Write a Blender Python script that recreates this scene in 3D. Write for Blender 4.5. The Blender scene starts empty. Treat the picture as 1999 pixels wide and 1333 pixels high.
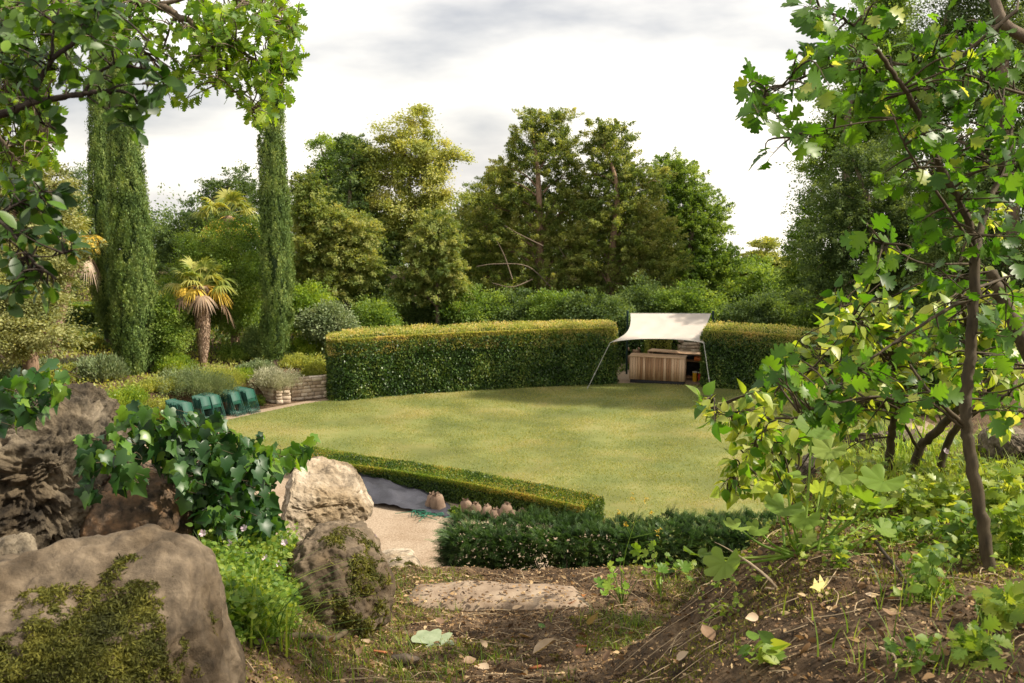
import bpy, math, random
import numpy as np
from mathutils import Vector
SC = bpy.context.scene
COL = SC.collection
R = math.radians

# ------------------------------------------------------------------ camera
F = 1943.0; CX, CY = 999.5, 666.5; PITCH = R(9.2); ZC = 8.3
cam_d = bpy.data.cameras.new('camera'); cam = bpy.data.objects.new('camera', cam_d); COL.objects.link(cam)
cam.location = (0, 0, ZC); cam.rotation_euler = (math.pi/2 - PITCH, 0, 0)
cam_d.sensor_width = 36; cam_d.lens = 36*F/1999.0
cam_d.clip_start = 0.05; cam_d.clip_end = 2000
cam_d.dof.use_dof = True; cam_d.dof.focus_distance = 5.2; cam_d.dof.aperture_fstop = 10
SC.camera = cam

# ------------------------------------------------------------------ world and sun
SUN_AZ, SUN_EL = 92.0, 44.0
w = bpy.data.worlds.new('World'); SC.world = w; w.use_nodes = True
nt = w.node_tree; nt.nodes.clear()
N = nt.nodes.new; L = nt.links.new
out = N('ShaderNodeOutputWorld'); bg = N('ShaderNodeBackground'); bg.inputs[1].default_value = 0.112
sky = N('ShaderNodeTexSky'); sky.sky_type = 'NISHITA'; sky.sun_disc = False
sky.sun_elevation = R(SUN_EL); sky.sun_rotation = R(SUN_AZ)
tc = N('ShaderNodeTexCoord'); mp = N('ShaderNodeMapping'); mp.inputs['Scale'].default_value = (1.0, 1.0, 3.2)
mp.inputs['Location'].default_value = (0.35, 0.1, 0.0)
n1 = N('ShaderNodeTexNoise'); n1.inputs['Scale'].default_value = 2.6; n1.inputs['Detail'].default_value = 6; n1.inputs['Roughness'].default_value = .5
cr = N('ShaderNodeValToRGB'); cr.color_ramp.elements[0].position = .36; cr.color_ramp.elements[0].color = (3.2, 3.2, 3.3, 1)
cr.color_ramp.elements[1].position = .60; cr.color_ramp.elements[1].color = (8.7, 8.1, 7.1, 1)
mx = N('ShaderNodeMixRGB'); mx.inputs[0].default_value = .9
L(tc.outputs['Generated'], mp.inputs[0]); L(mp.outputs[0], n1.inputs[0]); L(n1.outputs[0], cr.inputs[0])
L(sky.outputs[0], mx.inputs[1]); L(cr.outputs[0], mx.inputs[2]); L(mx.outputs[0], bg.inputs[0]); L(bg.outputs[0], out.inputs[0])

sd = Vector((math.sin(R(SUN_AZ))*math.cos(R(SUN_EL)), math.cos(R(SUN_AZ))*math.cos(R(SUN_EL)), math.sin(R(SUN_EL))))
sl = bpy.data.lights.new('sun', 'SUN'); sl.energy = 4.5; sl.angle = R(1.2); sl.color = (1, .90, .74)
so = bpy.data.objects.new('sun', sl); COL.objects.link(so); so.location = (20, 0, 40)
so.rotation_euler = (-sd).to_track_quat('-Z', 'Y').to_euler()
SC.view_settings.view_transform = 'Standard'; SC.view_settings.look = 'None'
SC.view_settings.exposure = 0.85; SC.view_settings.gamma = 1
SC.render.engine = 'CYCLES'
cy = SC.cycles
cy.max_bounces = 7; cy.diffuse_bounces = 3; cy.glossy_bounces = 2; cy.transmission_bounces = 5; cy.transparent_max_bounces = 4
cy.use_denoising = True; cy.caustics_reflective = False; cy.caustics_refractive = False

# ------------------------------------------------------------------ projection helpers (photo pixel -> place)
cp, sp = math.cos(PITCH), math.sin(PITCH)
def at(px, py, d):
    u = (px-CX)/F*d; v = -(py-CY)/F*d
    return np.array([u, d*cp + v*sp, ZC - d*sp + v*cp])
def gnd(px, py, z=0.0):
    a = at(px, py, 1.0) - np.array([0, 0, ZC])
    t = (z-ZC)/a[2]
    return np.array([a[0]*t, a[1]*t, z])
def depth_of(p): return p[1]*cp - (p[2]-ZC)*sp

# ------------------------------------------------------------------ numpy noise
_rs = np.random.RandomState(7); _perm = _rs.rand(4096)
def _h(i, j, k): return _perm[((i*73856093) ^ (j*19349663) ^ (k*83492791)) & 4095]
def vnoise(P):
    P = np.asarray(P, float); I = np.floor(P).astype(np.int64); f = P-I; f = f*f*(3-2*f)
    x, y, z = I[..., 0], I[..., 1], I[..., 2]; fx, fy, fz = f[..., 0], f[..., 1], f[..., 2]
    def l(a, b, t): return a+(b-a)*t
    return l(l(l(_h(x, y, z), _h(x+1, y, z), fx), l(_h(x, y+1, z), _h(x+1, y+1, z), fx), fy),
             l(l(_h(x, y, z+1), _h(x+1, y, z+1), fx), l(_h(x, y+1, z+1), _h(x+1, y+1, z+1), fx), fy), fz)
def fbm(P, o=4, s=1.0):
    P = np.asarray(P, float)*s; r = 0; a = .5
    for k in range(o): r = r + a*(vnoise(P+17.3*k)-.5); P = P*2.03; a *= .5
    return r*2            # about -1..1
def sst(a, b, x): t = np.clip((x-a)/(b-a), 0, 1); return t*t*(3-2*t)

# ------------------------------------------------------------------ mesh builder
class MB:
    def __init__(s): s.V = []; s.F = []; s.T = []; s.M = []; s.n = 0
    def add(s, V, Fc, tint=None, mi=0):
        V = np.asarray(V, np.float32).reshape(-1, 3); Fc = np.asarray(Fc, np.int64)
        if Fc.ndim != 2 or len(Fc) == 0: return s
        s.V.append(V); s.F.append(Fc+s.n); s.n += len(V)
        s.T.append(np.full(len(Fc), .5, np.float32) if tint is None else np.broadcast_to(np.asarray(tint, np.float32), (len(Fc),)))
        s.M.append(np.full(len(Fc), mi, np.int32)); return s
    def box(s, c, size, rz=0, tilt=0, tint=None, mi=0, bev=0.0, jit=0, rng=None):
        h = np.array(size)/2.
        if bev <= 0:
            V = np.array([[x, y, z] for z in (-1, 1) for y in (-1, 1) for x in (-1, 1)], float)*h
            Fq = [[0, 2, 3, 1], [4, 5, 7, 6], [0, 1, 5, 4], [2, 6, 7, 3], [0, 4, 6, 2], [1, 3, 7, 5]]
        else:
            rings = []
            for z, k in ((-h[2], bev), (-h[2]+bev, 0), (h[2]-bev, 0), (h[2], bev)):
                x, y = h[0]-k, h[1]-k
                b = bev*.7 if k == 0 else bev*.5
                rings.append([[x, -y+b, z], [x, y-b, z], [x-b, y, z], [-x+b, y, z], [-x, y-b, z], [-x, -y+b, z], [-x+b, -y, z], [x-b, -y, z]])
            V = np.array(rings).reshape(-1, 3)
            Fq = [[r*8+i, r*8+(i+1) % 8, r*8+8+(i+1) % 8, r*8+8+i] for r in range(3) for i in range(8)]
            Fq += [[24, 25, 26, 27], [24, 27, 28, 31], [28, 29, 30, 31]]
            Fq += [[3, 2, 1, 0], [7, 4, 3, 0], [7, 6, 5, 4]]
        if jit and rng is not None: V = V + rng.uniform(-jit, jit, V.shape)
        if tilt:
            c_, s_ = math.cos(tilt), math.sin(tilt); V = np.stack([V[:, 0], V[:, 1]*c_-V[:, 2]*s_, V[:, 1]*s_+V[:, 2]*c_], 1)
        c_, s_ = math.cos(rz), math.sin(rz)
        V = np.stack([V[:, 0]*c_-V[:, 1]*s_, V[:, 0]*s_+V[:, 1]*c_, V[:, 2]], 1) + np.array(c)
        return s.add(V, Fq, tint, mi)
    def tube(s, pts, rad, seg=6, tint=None, mi=0, cap=True):
        P = np.asarray(pts, float); n = len(P)
        rad = np.broadcast_to(np.asarray(rad, float), (n,)) if np.ndim(rad) == 0 or len(rad) == n else np.interp(np.linspace(0, 1, n), np.linspace(0, 1, len(rad)), rad)
        T = np.gradient(P, axis=0); T /= np.linalg.norm(T, axis=1, keepdims=True)+1e-9
        ref = np.array([0, 0, 1.]) if abs(T[0, 2]) < .9 else np.array([1., 0, 0])
        A = np.cross(T, ref); A /= np.linalg.norm(A, axis=1, keepdims=True)+1e-9; B = np.cross(T, A)
        an = np.linspace(0, 2*math.pi, seg, endpoint=False)
        V = P[:, None]+rad[:, None, None]*(np.cos(an)[None, :, None]*A[:, None]+np.sin(an)[None, :, None]*B[:, None])
        V = V.reshape(-1, 3); i = np.arange(n-1)[:, None]*seg; j = np.arange(seg)[None]; j2 = (j+1) % seg
        Fq = np.stack([i+j, i+j2, i+seg+j2, i+seg+j], -1).reshape(-1, 4)
        s.add(V, Fq, tint, mi)
        if cap:
            for r0, sgn in ((0, -1), (n-1, 1)):
                ring = V[r0*seg:(r0+1)*seg]; Vc = np.vstack([ring, P[r0]+sgn*T[r0]*rad[r0]*.3])
                s.add(Vc, [[k, (k+1) % seg, seg] if sgn > 0 else [(k+1) % seg, k, seg] for k in range(seg)], None if tint is None else np.ravel(tint)[0], mi)
        return s
    def grid(s, G, tint=None, mi=0, closed=False):
        G = np.asarray(G, float); a, b = G.shape[:2]
        i, j = np.meshgrid(np.arange(a-1), np.arange(b if closed else b-1), indexing='ij'); j2 = (j+1) % b
        Fq = np.stack([i*b+j, i*b+j2, (i+1)*b+j2, (i+1)*b+j], -1).reshape(-1, 4)
        return s.add(G.reshape(-1, 3), Fq, tint, mi)
    def build(s, name, mats, parent=None, smooth=False, loc=None):
        V = np.concatenate(s.V) if s.V else np.zeros((0, 3), np.float32)
        if loc is not None: V = V-np.asarray(loc, np.float32)
        elif parent is not None: V = V-np.asarray(parent.location, np.float32)
        me = bpy.data.meshes.new(name); me.vertices.add(len(V)); me.vertices.foreach_set('co', V.astype(np.float32).ravel())
        tot = np.concatenate([np.full(len(f), f.shape[1], np.int32) for f in s.F])
        lp = np.concatenate([f.ravel() for f in s.F]).astype(np.int32)
        st = np.concatenate([[0], np.cumsum(tot)[:-1]]).astype(np.int32)
        me.loops.add(len(lp)); me.loops.foreach_set('vertex_index', lp)
        me.polygons.add(len(tot)); me.polygons.foreach_set('loop_start', st); me.polygons.foreach_set('loop_total', tot)
        me.polygons.foreach_set('material_index', np.concatenate(s.M))
        if smooth: me.polygons.foreach_set('use_smooth', np.ones(len(tot), bool))
        a = me.attributes.new('rnd', 'FLOAT', 'FACE'); a.data.foreach_set('value', np.concatenate(s.T).astype(np.float32))
        for m in (mats if isinstance(mats, (list, tuple)) else [mats]): me.materials.append(m)
        me.update(calc_edges=True)
        o = bpy.data.objects.new(name, me); COL.objects.link(o)
        if loc is not None: o.location = [float(q) for q in loc]
        if parent is not None:
            o.parent = parent
            if loc is not None: o.location = [float(q) for q in (np.array(loc)-np.array(parent.location))]
        return o

def tag(o, label=None, cat=None, group=None, kind=None):
    if label: o['label'] = label
    if cat: o['category'] = cat
    if group: o['group'] = group
    if kind: o['kind'] = kind
    return o
def thing(name, label, cat, loc=(0, 0, 0), group=None):
    o = bpy.data.objects.new(name, None); COL.objects.link(o); o.location = [float(q) for q in loc]; o.empty_display_size = .2
    return tag(o, label, cat, group)
def copy_tree(o, parent=None):
    c = o.copy(); COL.objects.link(c)
    if parent is not None: c.parent = parent
    for ch in [x for x in o.children]: copy_tree(ch, c)
    return c

def curve(pts, n=8):
    P = np.asarray(pts, float)
    if len(P) < 3: return np.array([P[0]+(P[-1]-P[0])*t for t in np.linspace(0, 1, n+1)])
    Q = np.vstack([2*P[0]-P[1], P, 2*P[-1]-P[-2]]); out = []
    for i in range(1, len(Q)-2):
        for t in np.linspace(0, 1, n, endpoint=False):
            a, b, c, d = Q[i-1:i+3]
            out.append(.5*((2*b)+(-a+c)*t+(2*a-5*b+4*c-d)*t*t+(-a+3*b-3*c+d)*t**3))
    out.append(P[-1]); return np.array(out)
def unit(v): v = np.asarray(v, float); return v/(np.linalg.norm(v, axis=-1, keepdims=True)+1e-9)

# ------------------------------------------------------------------ leaves
def leaf_tpl(rows, fold=.15, curl=-.15):
    V = []; Fq = []
    for ym, xo, yo in rows:
        V += [[0, ym, curl*ym*ym], [xo, yo, fold*xo+curl*yo*yo], [-xo, yo, fold*xo+curl*yo*yo]]
    for i in range(len(rows)-1):
        a = 3*i; b = 3*i+3
        Fq += [[a, a+1, b+1, b], [a, b, b+2, a+2]]
    return np.array(V, float), np.array(Fq)
RHOMB = (np.array([[0, 0, 0], [.3, .45, .08], [0, 1, -.05], [-.3, .45, .08]]), np.array([[0, 1, 2, 3]]))
NEEDLE = (np.array([[-.07, 0, 0], [.07, 0, 0], [.12, .6, .04], [0, 1, -.1], [-.12, .6, .04]]), np.array([[0, 1, 2, 3, 4]]))
SPRAY = (np.array([[0, 0, 0], [.12, .3, .03], [.36, .5, -.06], [.10, .62, 0], [0, 1, -.14], [-.10, .62, 0], [-.36, .5, -.06], [-.12, .3, .03]]),
         np.array([[0, 1, 3, 5], [0, 5, 7, 7], [1, 2, 3, 3], [3, 4, 5, 5], [5, 6, 7, 7]]))
def _tri(t):   # clean degenerate quads -> triangles
    V, Fq = t; o = []
    for q in Fq:
        if q[2] == q[3]: o.append([q[0], q[1], q[2]])
        else: o += [[q[0], q[1], q[2]], [q[0], q[2], q[3]]]
    return V, np.array(o)
SPRAY = _tri(SPRAY)
OVAL = leaf_tpl([(0, .02, 0), (.2, .2, .2), (.5, .29, .5), (.8, .2, .8), (1, .0, 1)], .2, -.12)
OVATE = leaf_tpl([(0, .02, 0), (.15, .25, .13), (.35, .33, .35), (.6, .24, .62), (.85, .08, .86), (1, .0, 1)], .2, -.2)
IVY = leaf_tpl([(0, .0, 0), (.0, .2, -.15), (.06, .36, -.13), (.13, .46, .0), (.2, .42, .16), (.28, .5, .3), (.36, .56, .42), (.46, .38, .48), (.56, .28, .58), (.76, .17, .78), (.9, .07, .92), (1, 0, 1)], .3, -.22)
HAW = leaf_tpl([(0, .015, 0), (.2, .05, .2), (.3, .26, .34), (.36, .41, .46), (.44, .38, .53), (.48, .2, .5), (.56, .34, .62), (.62, .46, .74), (.70, .38, .82), (.72, .2, .76), (.82, .27, .93), (.9, .17, 1.0), (.93, .09, .94), (1, .0, 1.02)], .22, -.18)
OAK = leaf_tpl([(0, .01, 0), (.12, .05, .12), (.22, .26, .26), (.3, .1, .32), (.42, .38, .48), (.5, .14, .52), (.62, .34, .7), (.7, .14, .72), (.85, .2, .9), (1, 0, 1)], .15, -.2)
def fan_tpl(n=7, cup=.15):
    V = [[0, 0, 0]]; Fq = []
    m = n*4
    for i in range(m+1):
        a = R(-150)+R(300)*i/m; k = abs(math.sin(math.pi*(i/4.0)))**.6
        r = .5*(.78+.22*k)*(1.05 if abs(a) < 2 else .9)
        V.append([math.sin(a)*r, math.cos(a)*r+.0, cup*r*(1 if i % 4 else .4)])
        if i: Fq.append([0, i, i+1])
    return np.array(V), np.array(Fq)
FAN = fan_tpl(7, .32)

def scatter(mb, tpl, pos, t, n, size, tint, mi=0, wid=1.0):
    """one copy of tpl per row: t is the length axis, n roughly the normal"""
    V, Fc = tpl; pos = np.asarray(pos, float); m = len(pos)
    if m == 0: return
    t = unit(t); sd_ = np.cross(t, n); sd_ = unit(sd_); nn = np.cross(sd_, t)
    size = np.broadcast_to(np.asarray(size, float), (m,))[:, None, None]
    W = (V[None, :, 0:1]*sd_[:, None]*wid + V[None, :, 1:2]*t[:, None] + V[None, :, 2:3]*nn[:, None])*size + pos[:, None]
    Fa = (Fc[None]+(np.arange(m)*len(V))[:, None, None]).reshape(-1, Fc.shape[1])
    mb.add(W.reshape(-1, 3), Fa, np.repeat(np.broadcast_to(np.asarray(tint, float), (m,)), len(Fc)), mi)

def blades(mb, base, length, width, lean, rng, seg=4, tint=None, mi=0, droop=1.0):
    """curved grass blades; base (m,3), lean (m,3) sideways direction"""
    m = len(base); u = np.linspace(0, 1, seg+1)[None, :, None]
    length = np.broadcast_to(length, (m,))[:, None, None]; L3 = lean[:, None]
    P = base[:, None]+length*(u*np.array([0, 0, 1.])*(1-.35*droop*u*np.linalg.norm(L3, axis=-1, keepdims=True))+L3*u**1.8)
    sd_ = unit(np.cross(lean+1e-4, [0, 0, 1.]))[:, None]
    wv = np.broadcast_to(width, (m,))[:, None, None]*(1-u)**.7*.5
    wv[:, -1] = .0004
    V = np.concatenate([P-sd_*wv, P+sd_*wv], 1).reshape(-1, 3)
    k = seg+1; i = np.arange(seg); q = np.stack([i, i+k, i+k+1, i+1], -1)
    Fa = (q[None]+(np.arange(m)*2*k)[:, None, None]).reshape(-1, 4)
    tt = rng.rand(m) if tint is None else np.broadcast_to(tint, (m,))
    mb.add(V, Fa, np.repeat(tt, seg), mi)

# ------------------------------------------------------------------ materials
def newmat(name):
    m = bpy.data.materials.new(name); m.use_nodes = True; t = m.node_tree
    b = t.nodes['Principled BSDF']; return m, t, b
def c4(c): return (c[0], c[1], c[2], 1)
def leafmat(name, cols, transl=.4, rough=.5, scale=.6, tcol=None, spec=.35):
    """cols: ramp over the per-leaf random number; a slow noise shifts it clump by clump"""
    m, t, b = newmat(name); N = t.nodes.new; L = t.links.new
    at_ = N('ShaderNodeAttribute'); at_.attribute_name = 'rnd'
    tc = N('ShaderNodeTexCoord'); no = N('ShaderNodeTexNoise'); no.inputs['Scale'].default_value = scale; no.inputs['Detail'].default_value = 3
    L(tc.outputs['Object'], no.inputs[0])
    ma = N('ShaderNodeMath'); ma.operation = 'MULTIPLY_ADD'; ma.inputs[1].default_value = 1.6; ma.inputs[2].default_value = -.8
    L(no.outputs[0], ma.inputs[0])
    ad = N('ShaderNodeMath'); ad.operation = 'ADD'; L(at_.outputs['Fac'], ad.inputs[0]); L(ma.outputs[0], ad.inputs[1])
    cr = N('ShaderNodeValToRGB'); e = cr.color_ramp.elements
    e[0].color = c4(cols[0]); e[1].color = c4(cols[-1]); e[0].position = .05; e[1].position = .95
    for i, c in enumerate(cols[1:-1]): x = e.new(.05+.9*(i+1)/(len(cols)-1)); x.color = c4(c)
    L(ad.outputs[0], cr.inputs[0]); L(cr.outputs[0], b.inputs['Base Color'])
    b.inputs['Roughness'].default_value = rough; b.inputs['Specular IOR Level'].default_value = spec
    tr = N('ShaderNodeBsdfTranslucent'); mc = N('ShaderNodeMixRGB'); mc.blend_type = 'MULTIPLY'; mc.inputs[0].default_value = 1
    mc.inputs[2].default_value = c4(tcol or (1.9, 1.7, .7)); L(cr.outputs[0], mc.inputs[1]); L(mc.outputs[0], tr.inputs[0])
    ms = N('ShaderNodeMixShader'); ms.inputs[0].default_value = transl
    o = t.nodes['Material Output']; L(b.outputs[0], ms.inputs[1]); L(tr.outputs[0], ms.inputs[2]); L(ms.outputs[0], o.inputs['Surface'])
    return m
def nmat(name, cols, scale=5, rough=.85, bump=.3, bscale=None, detail=8, stretch=(1, 1, 1), spec=.3, tint=0, dist=.02, metal=0, vor=0, rpos=(.3, .7), stain=None):
    m, t, b = newmat(name); N = t.nodes.new; L = t.links.new
    tc = N('ShaderNodeTexCoord'); mp = N('ShaderNodeMapping'); mp.inputs['Scale'].default_value = stretch; L(tc.outputs['Object'], mp.inputs[0])
    no = N('ShaderNodeTexNoise'); no.inputs['Scale'].default_value = scale; no.inputs['Detail'].default_value = detail; no.inputs['Roughness'].default_value = .62
    L(mp.outputs[0], no.inputs[0]); src = no.outputs[0]
    if tint:
        at_ = N('ShaderNodeAttribute'); at_.attribute_name = 'rnd'
        ma = N('ShaderNodeMath'); ma.operation = 'MULTIPLY_ADD'; ma.inputs[1].default_value = tint; ma.inputs[2].default_value = -tint/2; L(at_.outputs['Fac'], ma.inputs[0])
        ad = N('ShaderNodeMath'); ad.operation = 'ADD'; L(src, ad.inputs[0]); L(ma.outputs[0], ad.inputs[1]); src = ad.outputs[0]
    cr = N('ShaderNodeValToRGB'); e = cr.color_ramp.elements
    e[0].color = c4(cols[0]); e[1].color = c4(cols[-1]); e[0].position = rpos[0]; e[1].position = rpos[1]
    for i, c in enumerate(cols[1:-1]): x = e.new(rpos[0]+(rpos[1]-rpos[0])*(i+1)/(len(cols)-1)); x.color = c4(c)
    L(src, cr.inputs[0]); colo = cr.outputs[0]
    if stain:
        n3 = N('ShaderNodeTexNoise'); n3.inputs['Scale'].default_value = scale*stain[0]; n3.inputs['Detail'].default_value = 5; L(mp.outputs[0], n3.inputs[0])
        c3 = N('ShaderNodeValToRGB'); c3.color_ramp.elements[0].position = .42; c3.color_ramp.elements[1].position = .62; c3.color_ramp.elements[0].color = (1, 1, 1, 1); c3.color_ramp.elements[1].color = c4(stain[1]); L(n3.outputs[0], c3.inputs[0])
        mm = N('ShaderNodeMixRGB'); mm.blend_type = 'MULTIPLY'; mm.inputs[0].default_value = 1; L(colo, mm.inputs[1]); L(c3.outputs[0], mm.inputs[2]); colo = mm.outputs[0]
    L(colo, b.inputs['Base Color'])
    b.inputs['Roughness'].default_value = rough; b.inputs['Specular IOR Level'].default_value = spec; b.inputs['Metallic'].default_value = metal
    if bump:
        n2 = N('ShaderNodeTexNoise'); n2.inputs['Scale'].default_value = bscale or scale*4; n2.inputs['Detail'].default_value = 8; n2.inputs['Roughness'].default_value = .7
        L(mp.outputs[0], n2.inputs[0]); hs = n2.outputs[0]
        if vor:
            v = N('ShaderNodeTexVoronoi'); v.inputs['Scale'].default_value = vor; L(mp.outputs[0], v.inputs[0])
            a2 = N('ShaderNodeMath'); a2.operation = 'MULTIPLY_ADD'; a2.inputs[1].default_value = .7; L(v.outputs['Distance'], a2.inputs[0]); L(hs, a2.inputs[2]); hs = a2.outputs[0]
        bu = N('ShaderNodeBump'); bu.inputs['Strength'].default_value = bump; bu.inputs['Distance'].default_value = dist
        L(hs, bu.inputs['Height']); L(bu.outputs[0], b.inputs['Normal'])
    return m

M = {}
M['bark'] = nmat('bark', [(.07, .05, .035), (.2, .155, .11)], 6, .9, .6, stretch=(3, 3, .6))
M['bark_grey'] = nmat('bark_grey', [(.03, .022, .012), (.10, .075, .042)], 40, .8, .5, stretch=(1, 1, .3), dist=.003)
M['bark_dark'] = nmat('bark_dark', [(.018, .013, .01), (.06, .045, .033)], 60, .8, .4, dist=.002)
M['bark_red'] = nmat('bark_red', [(.13, .08, .055), (.33, .22, .15)], 5, .9, .6, stretch=(3, 3, .5))
M['twig_pale'] = nmat('twig_pale', [(.1, .075, .055), (.22, .17, .13)], 5, .9, 0)
M['lawn'] = nmat('lawn', [(.085, .11, .03), (.16, .175, .05), (.27, .235, .09)], .35, .9, .5, bscale=30, detail=12, dist=.03, rpos=(.3, .72), stain=(1.3, (.8, .78, .72)))
M['grassblade'] = leafmat('grassblade', [(.12, .165, .03), (.24, .265, .065), (.38, .345, .14)], .4, .6, .35)
M['gravel'] = nmat('gravel', [(.20, .145, .095), (.31, .24, .17), (.42, .34, .26)], 34, .95, .4, bscale=120, detail=10, dist=.01, rpos=(.35, .68), stain=(.03, (.84, .8, .76)))
M['soil'] = nmat('soil', [(.035, .023, .013), (.12, .078, .044), (.25, .17, .10)], 22, .95, 1, bscale=70, detail=14, dist=.012, rpos=(.34, .68), stain=(.15, (.55, .5, .42)))
M['rock_tan'] = nmat('rock_tan', [(.04, .033, .025), (.19, .155, .11), (.36, .30, .215)], 9, .92, 1, bscale=30, detail=14, dist=.03, vor=22, rpos=(.36, .64), stain=(.25, (.42, .38, .33)))
M['rock_pale'] = nmat('rock_pale', [(.12, .095, .065), (.36, .29, .21), (.54, .46, .36)], 9, .92, 1, bscale=34, detail=14, dist=.02, vor=26, rpos=(.34, .64), stain=(.3, (.66, .6, .5)))
M['rock_brown'] = nmat('rock_brown', [(.04, .03, .022), (.13, .10, .072), (.25, .19, .14)], 11, .82, .9, bscale=60, detail=14, dist=.008, rpos=(.34, .68), stain=(.22, (.48, .43, .38)))
M['boulder'] = nmat('boulder', [(.045, .034, .022), (.125, .094, .062), (.24, .185, .125)], 16, .85, 1, bscale=80, detail=15, dist=.006, rpos=(.28, .74), stain=(.35, (.55, .5, .42)))
M['rock_rust'] = nmat('rock_rust', [(.05, .038, .028), (.19, .13, .085), (.36, .21, .11)], 16, .88, .9, bscale=50, detail=14, dist=.012, rpos=(.36, .66), stain=(.2, (.5, .47, .42)))
M['slab'] = nmat('slab', [(.13, .09, .06), (.25, .185, .13), (.33, .26, .19)], 7, .85, .4, bscale=40, detail=10, dist=.01)
M['wallstone'] = nmat('wallstone', [(.33, .25, .18), (.50, .40, .30), (.62, .53, .42)], 4, .9, .5, tint=.35)
M['moss'] = leafmat('moss', [(.03, .035, .006), (.085, .09, .012), (.18, .17, .025)], .25, .8, 9)
M['soilcrumb'] = nmat('soilcrumb', [(.05, .032, .017), (.16, .10, .055), (.40, .28, .16)], 60, .95, 0)
M['straw'] = nmat('straw', [(.34, .25, .15), (.55, .43, .28)], 20, .8, 0)
M['rust'] = nmat('rust', [(.25, .08, .03), (.42, .16, .07)], 60, .8, .3)
# ================================================================== TERRAIN
def terr(x, y):
    x = np.asarray(x, float); y = np.asarray(y, float)
    path = np.maximum(1.65+.281*(y-3.1), 1.4); path = np.where(y > 4.7, 2.1+.06*(y-4.7), path)
    drop = path
    yy = np.maximum(y-3.2, 0); wr = sst(.2+.55*yy, 1.0+.40*yy, x); bank = 1.19+.13*(y-3.2)
    drop = drop*(1-wr)+bank*wr
    wl = sst(-.45, -1.2, x)*(1-sst(4.5, 5.2, y)); drop = drop-.36*wl
    zf = ZC-drop
    ye = 5.25+.4*sst(.8, 2.2, x)
    t = np.clip((y-ye)/(16.5-ye), 0, 1)
    zf = zf-.7*sst(0, .45, y-ye)*(1-sst(.8, 1.6, x))
    z = zf*(1-t)**1.35
    dist = (x+8)*-.7+(y-36.6)*.7-1.0
    zl = (.85*sst(-.1, .9, dist)+.055*np.clip(dist, 0, 25))*sst(18, 27, y)
    z = np.maximum(z, zl)
    z = z+.02*np.clip(y-44, 0, 40)
    # the right-hand bank of the hollow
    dr = (x-15)*.8-(30-y)*.15
    z = np.maximum(z, .2*np.clip(dr, 0, 20)*sst(14, 18, y)*(1-sst(55, 70, y)))
    z = z*(1-sst(70, 80, y))+np.where(y > 70, -(y-70)*.13, 0)*sst(70, 80, y)+2.0*sst(70, 80, y)
    return z
def tz(x, y): return float(terr(x, y))
def on_ground(px, py, d0=2.0, d1=90.0):
    D_ = np.geomspace(d0, d1, 300); a = at(px, py, 1.0)-np.array([0, 0, ZC]); P = np.array([0, 0, ZC])+D_[:, None]*a
    h = P[:, 2]-terr(P[:, 0], P[:, 1]); k = np.argmax(h <= 0)
    if h[k] > 0: return P[-1]
    k = max(k, 1); f = h[k-1]/(h[k-1]-h[k]+1e-9); q = P[k-1]*(1-f)+P[k]*f
    return np.array([q[0], q[1], tz(q[0], q[1])])
def fine(x, y):   # small relief of the soil close by
    P = np.stack([x, y, 0*x], -1)
    k = 1-sst(5.2, 7, y)
    return k*(.035*fbm(P, 4, 3.0)+.026*fbm(P+9, 5, 14.))
def near_z(x, y): return float(terr(x, y)+fine(np.array(x, float), np.array(y, float)))

mb = MB()
xs = np.concatenate([np.linspace(-3.2, 3.6, 420)]); ys = np.linspace(1.2, 7, 340)
X, Y = np.meshgrid(xs, ys, indexing='xy'); Z = terr(X, Y)+fine(X, Y)
mb.grid(np.stack([X, Y, Z], -1))
def sheet(x0, x1, y0, y1, nx, ny, dz=0.0):
    X, Y = np.meshgrid(np.linspace(x0, x1, nx), np.linspace(y0, y1, ny), indexing='xy')
    mb.grid(np.stack([X, Y, terr(X, Y)+fine(X, Y)+dz], -1))
sheet(-40, -3.2, -6, 7, 60, 40); sheet(3.6, 40, -6, 7, 60, 40); sheet(-3.2, 3.6, -6, 1.2, 30, 20)
sheet(-40, 40, 7, 60, 160, 106)
for (a, b, c, d) in ((-400, -40, -6, 60), (40, 400, -6, 60), (-400, 400, 60, 90), (-400, 400, 90, 700), (-400, 400, -100, -6)):
    X, Y = np.meshgrid(np.linspace(a, b, 12), np.linspace(c, d, 12)); mb.grid(np.stack([X, Y, terr(X, Y)], -1))
ground = mb.build('ground', M['soil'], smooth=True); tag(ground, 'brown soil of the garden banks and woodland floor', 'ground', kind='structure')

def polysheet(name, pts, z, mat, label, cat, step=.5):
    """flat sheet, real outline, triangulated as a fine strip fan"""
    P = curve([(p[0], p[1], 0) for p in pts]+[(pts[0][0], pts[0][1], 0)], 6)[:-1]
    c = P.mean(0); m_ = MB(); rings = [c+(P-c)*k for k in np.linspace(1, .04, 14)]
    G = np.array(rings); G[..., 2] = z
    m_.grid(G, closed=True)
    m_.add(np.vstack([G[-1], [c[0], c[1], z]]), [[k, (k+1) % len(P), len(P)] for k in range(len(P))])
    o = m_.build(name, mat); return tag(o, label, cat, kind='structure')
gp = [(-16, 26), (-12.2, 32.1), (-8.6, 36.2), (-6.9, 37.7), (-3, 41), (2, 45), (12, 45), (16, 36), (15, 22), (10, 16.2), (0, 15.8), (-8, 16.2), (-15, 20)]
polysheet('gravel_path', gp, .02, M['gravel'], 'pale beige gravel path curving around the lawn', 'path')
LP = [(440, 822), (520, 805), (650, 782), (900, 764), (1050, 755), (1200, 749), (1385, 754), (1560, 775)]
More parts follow.
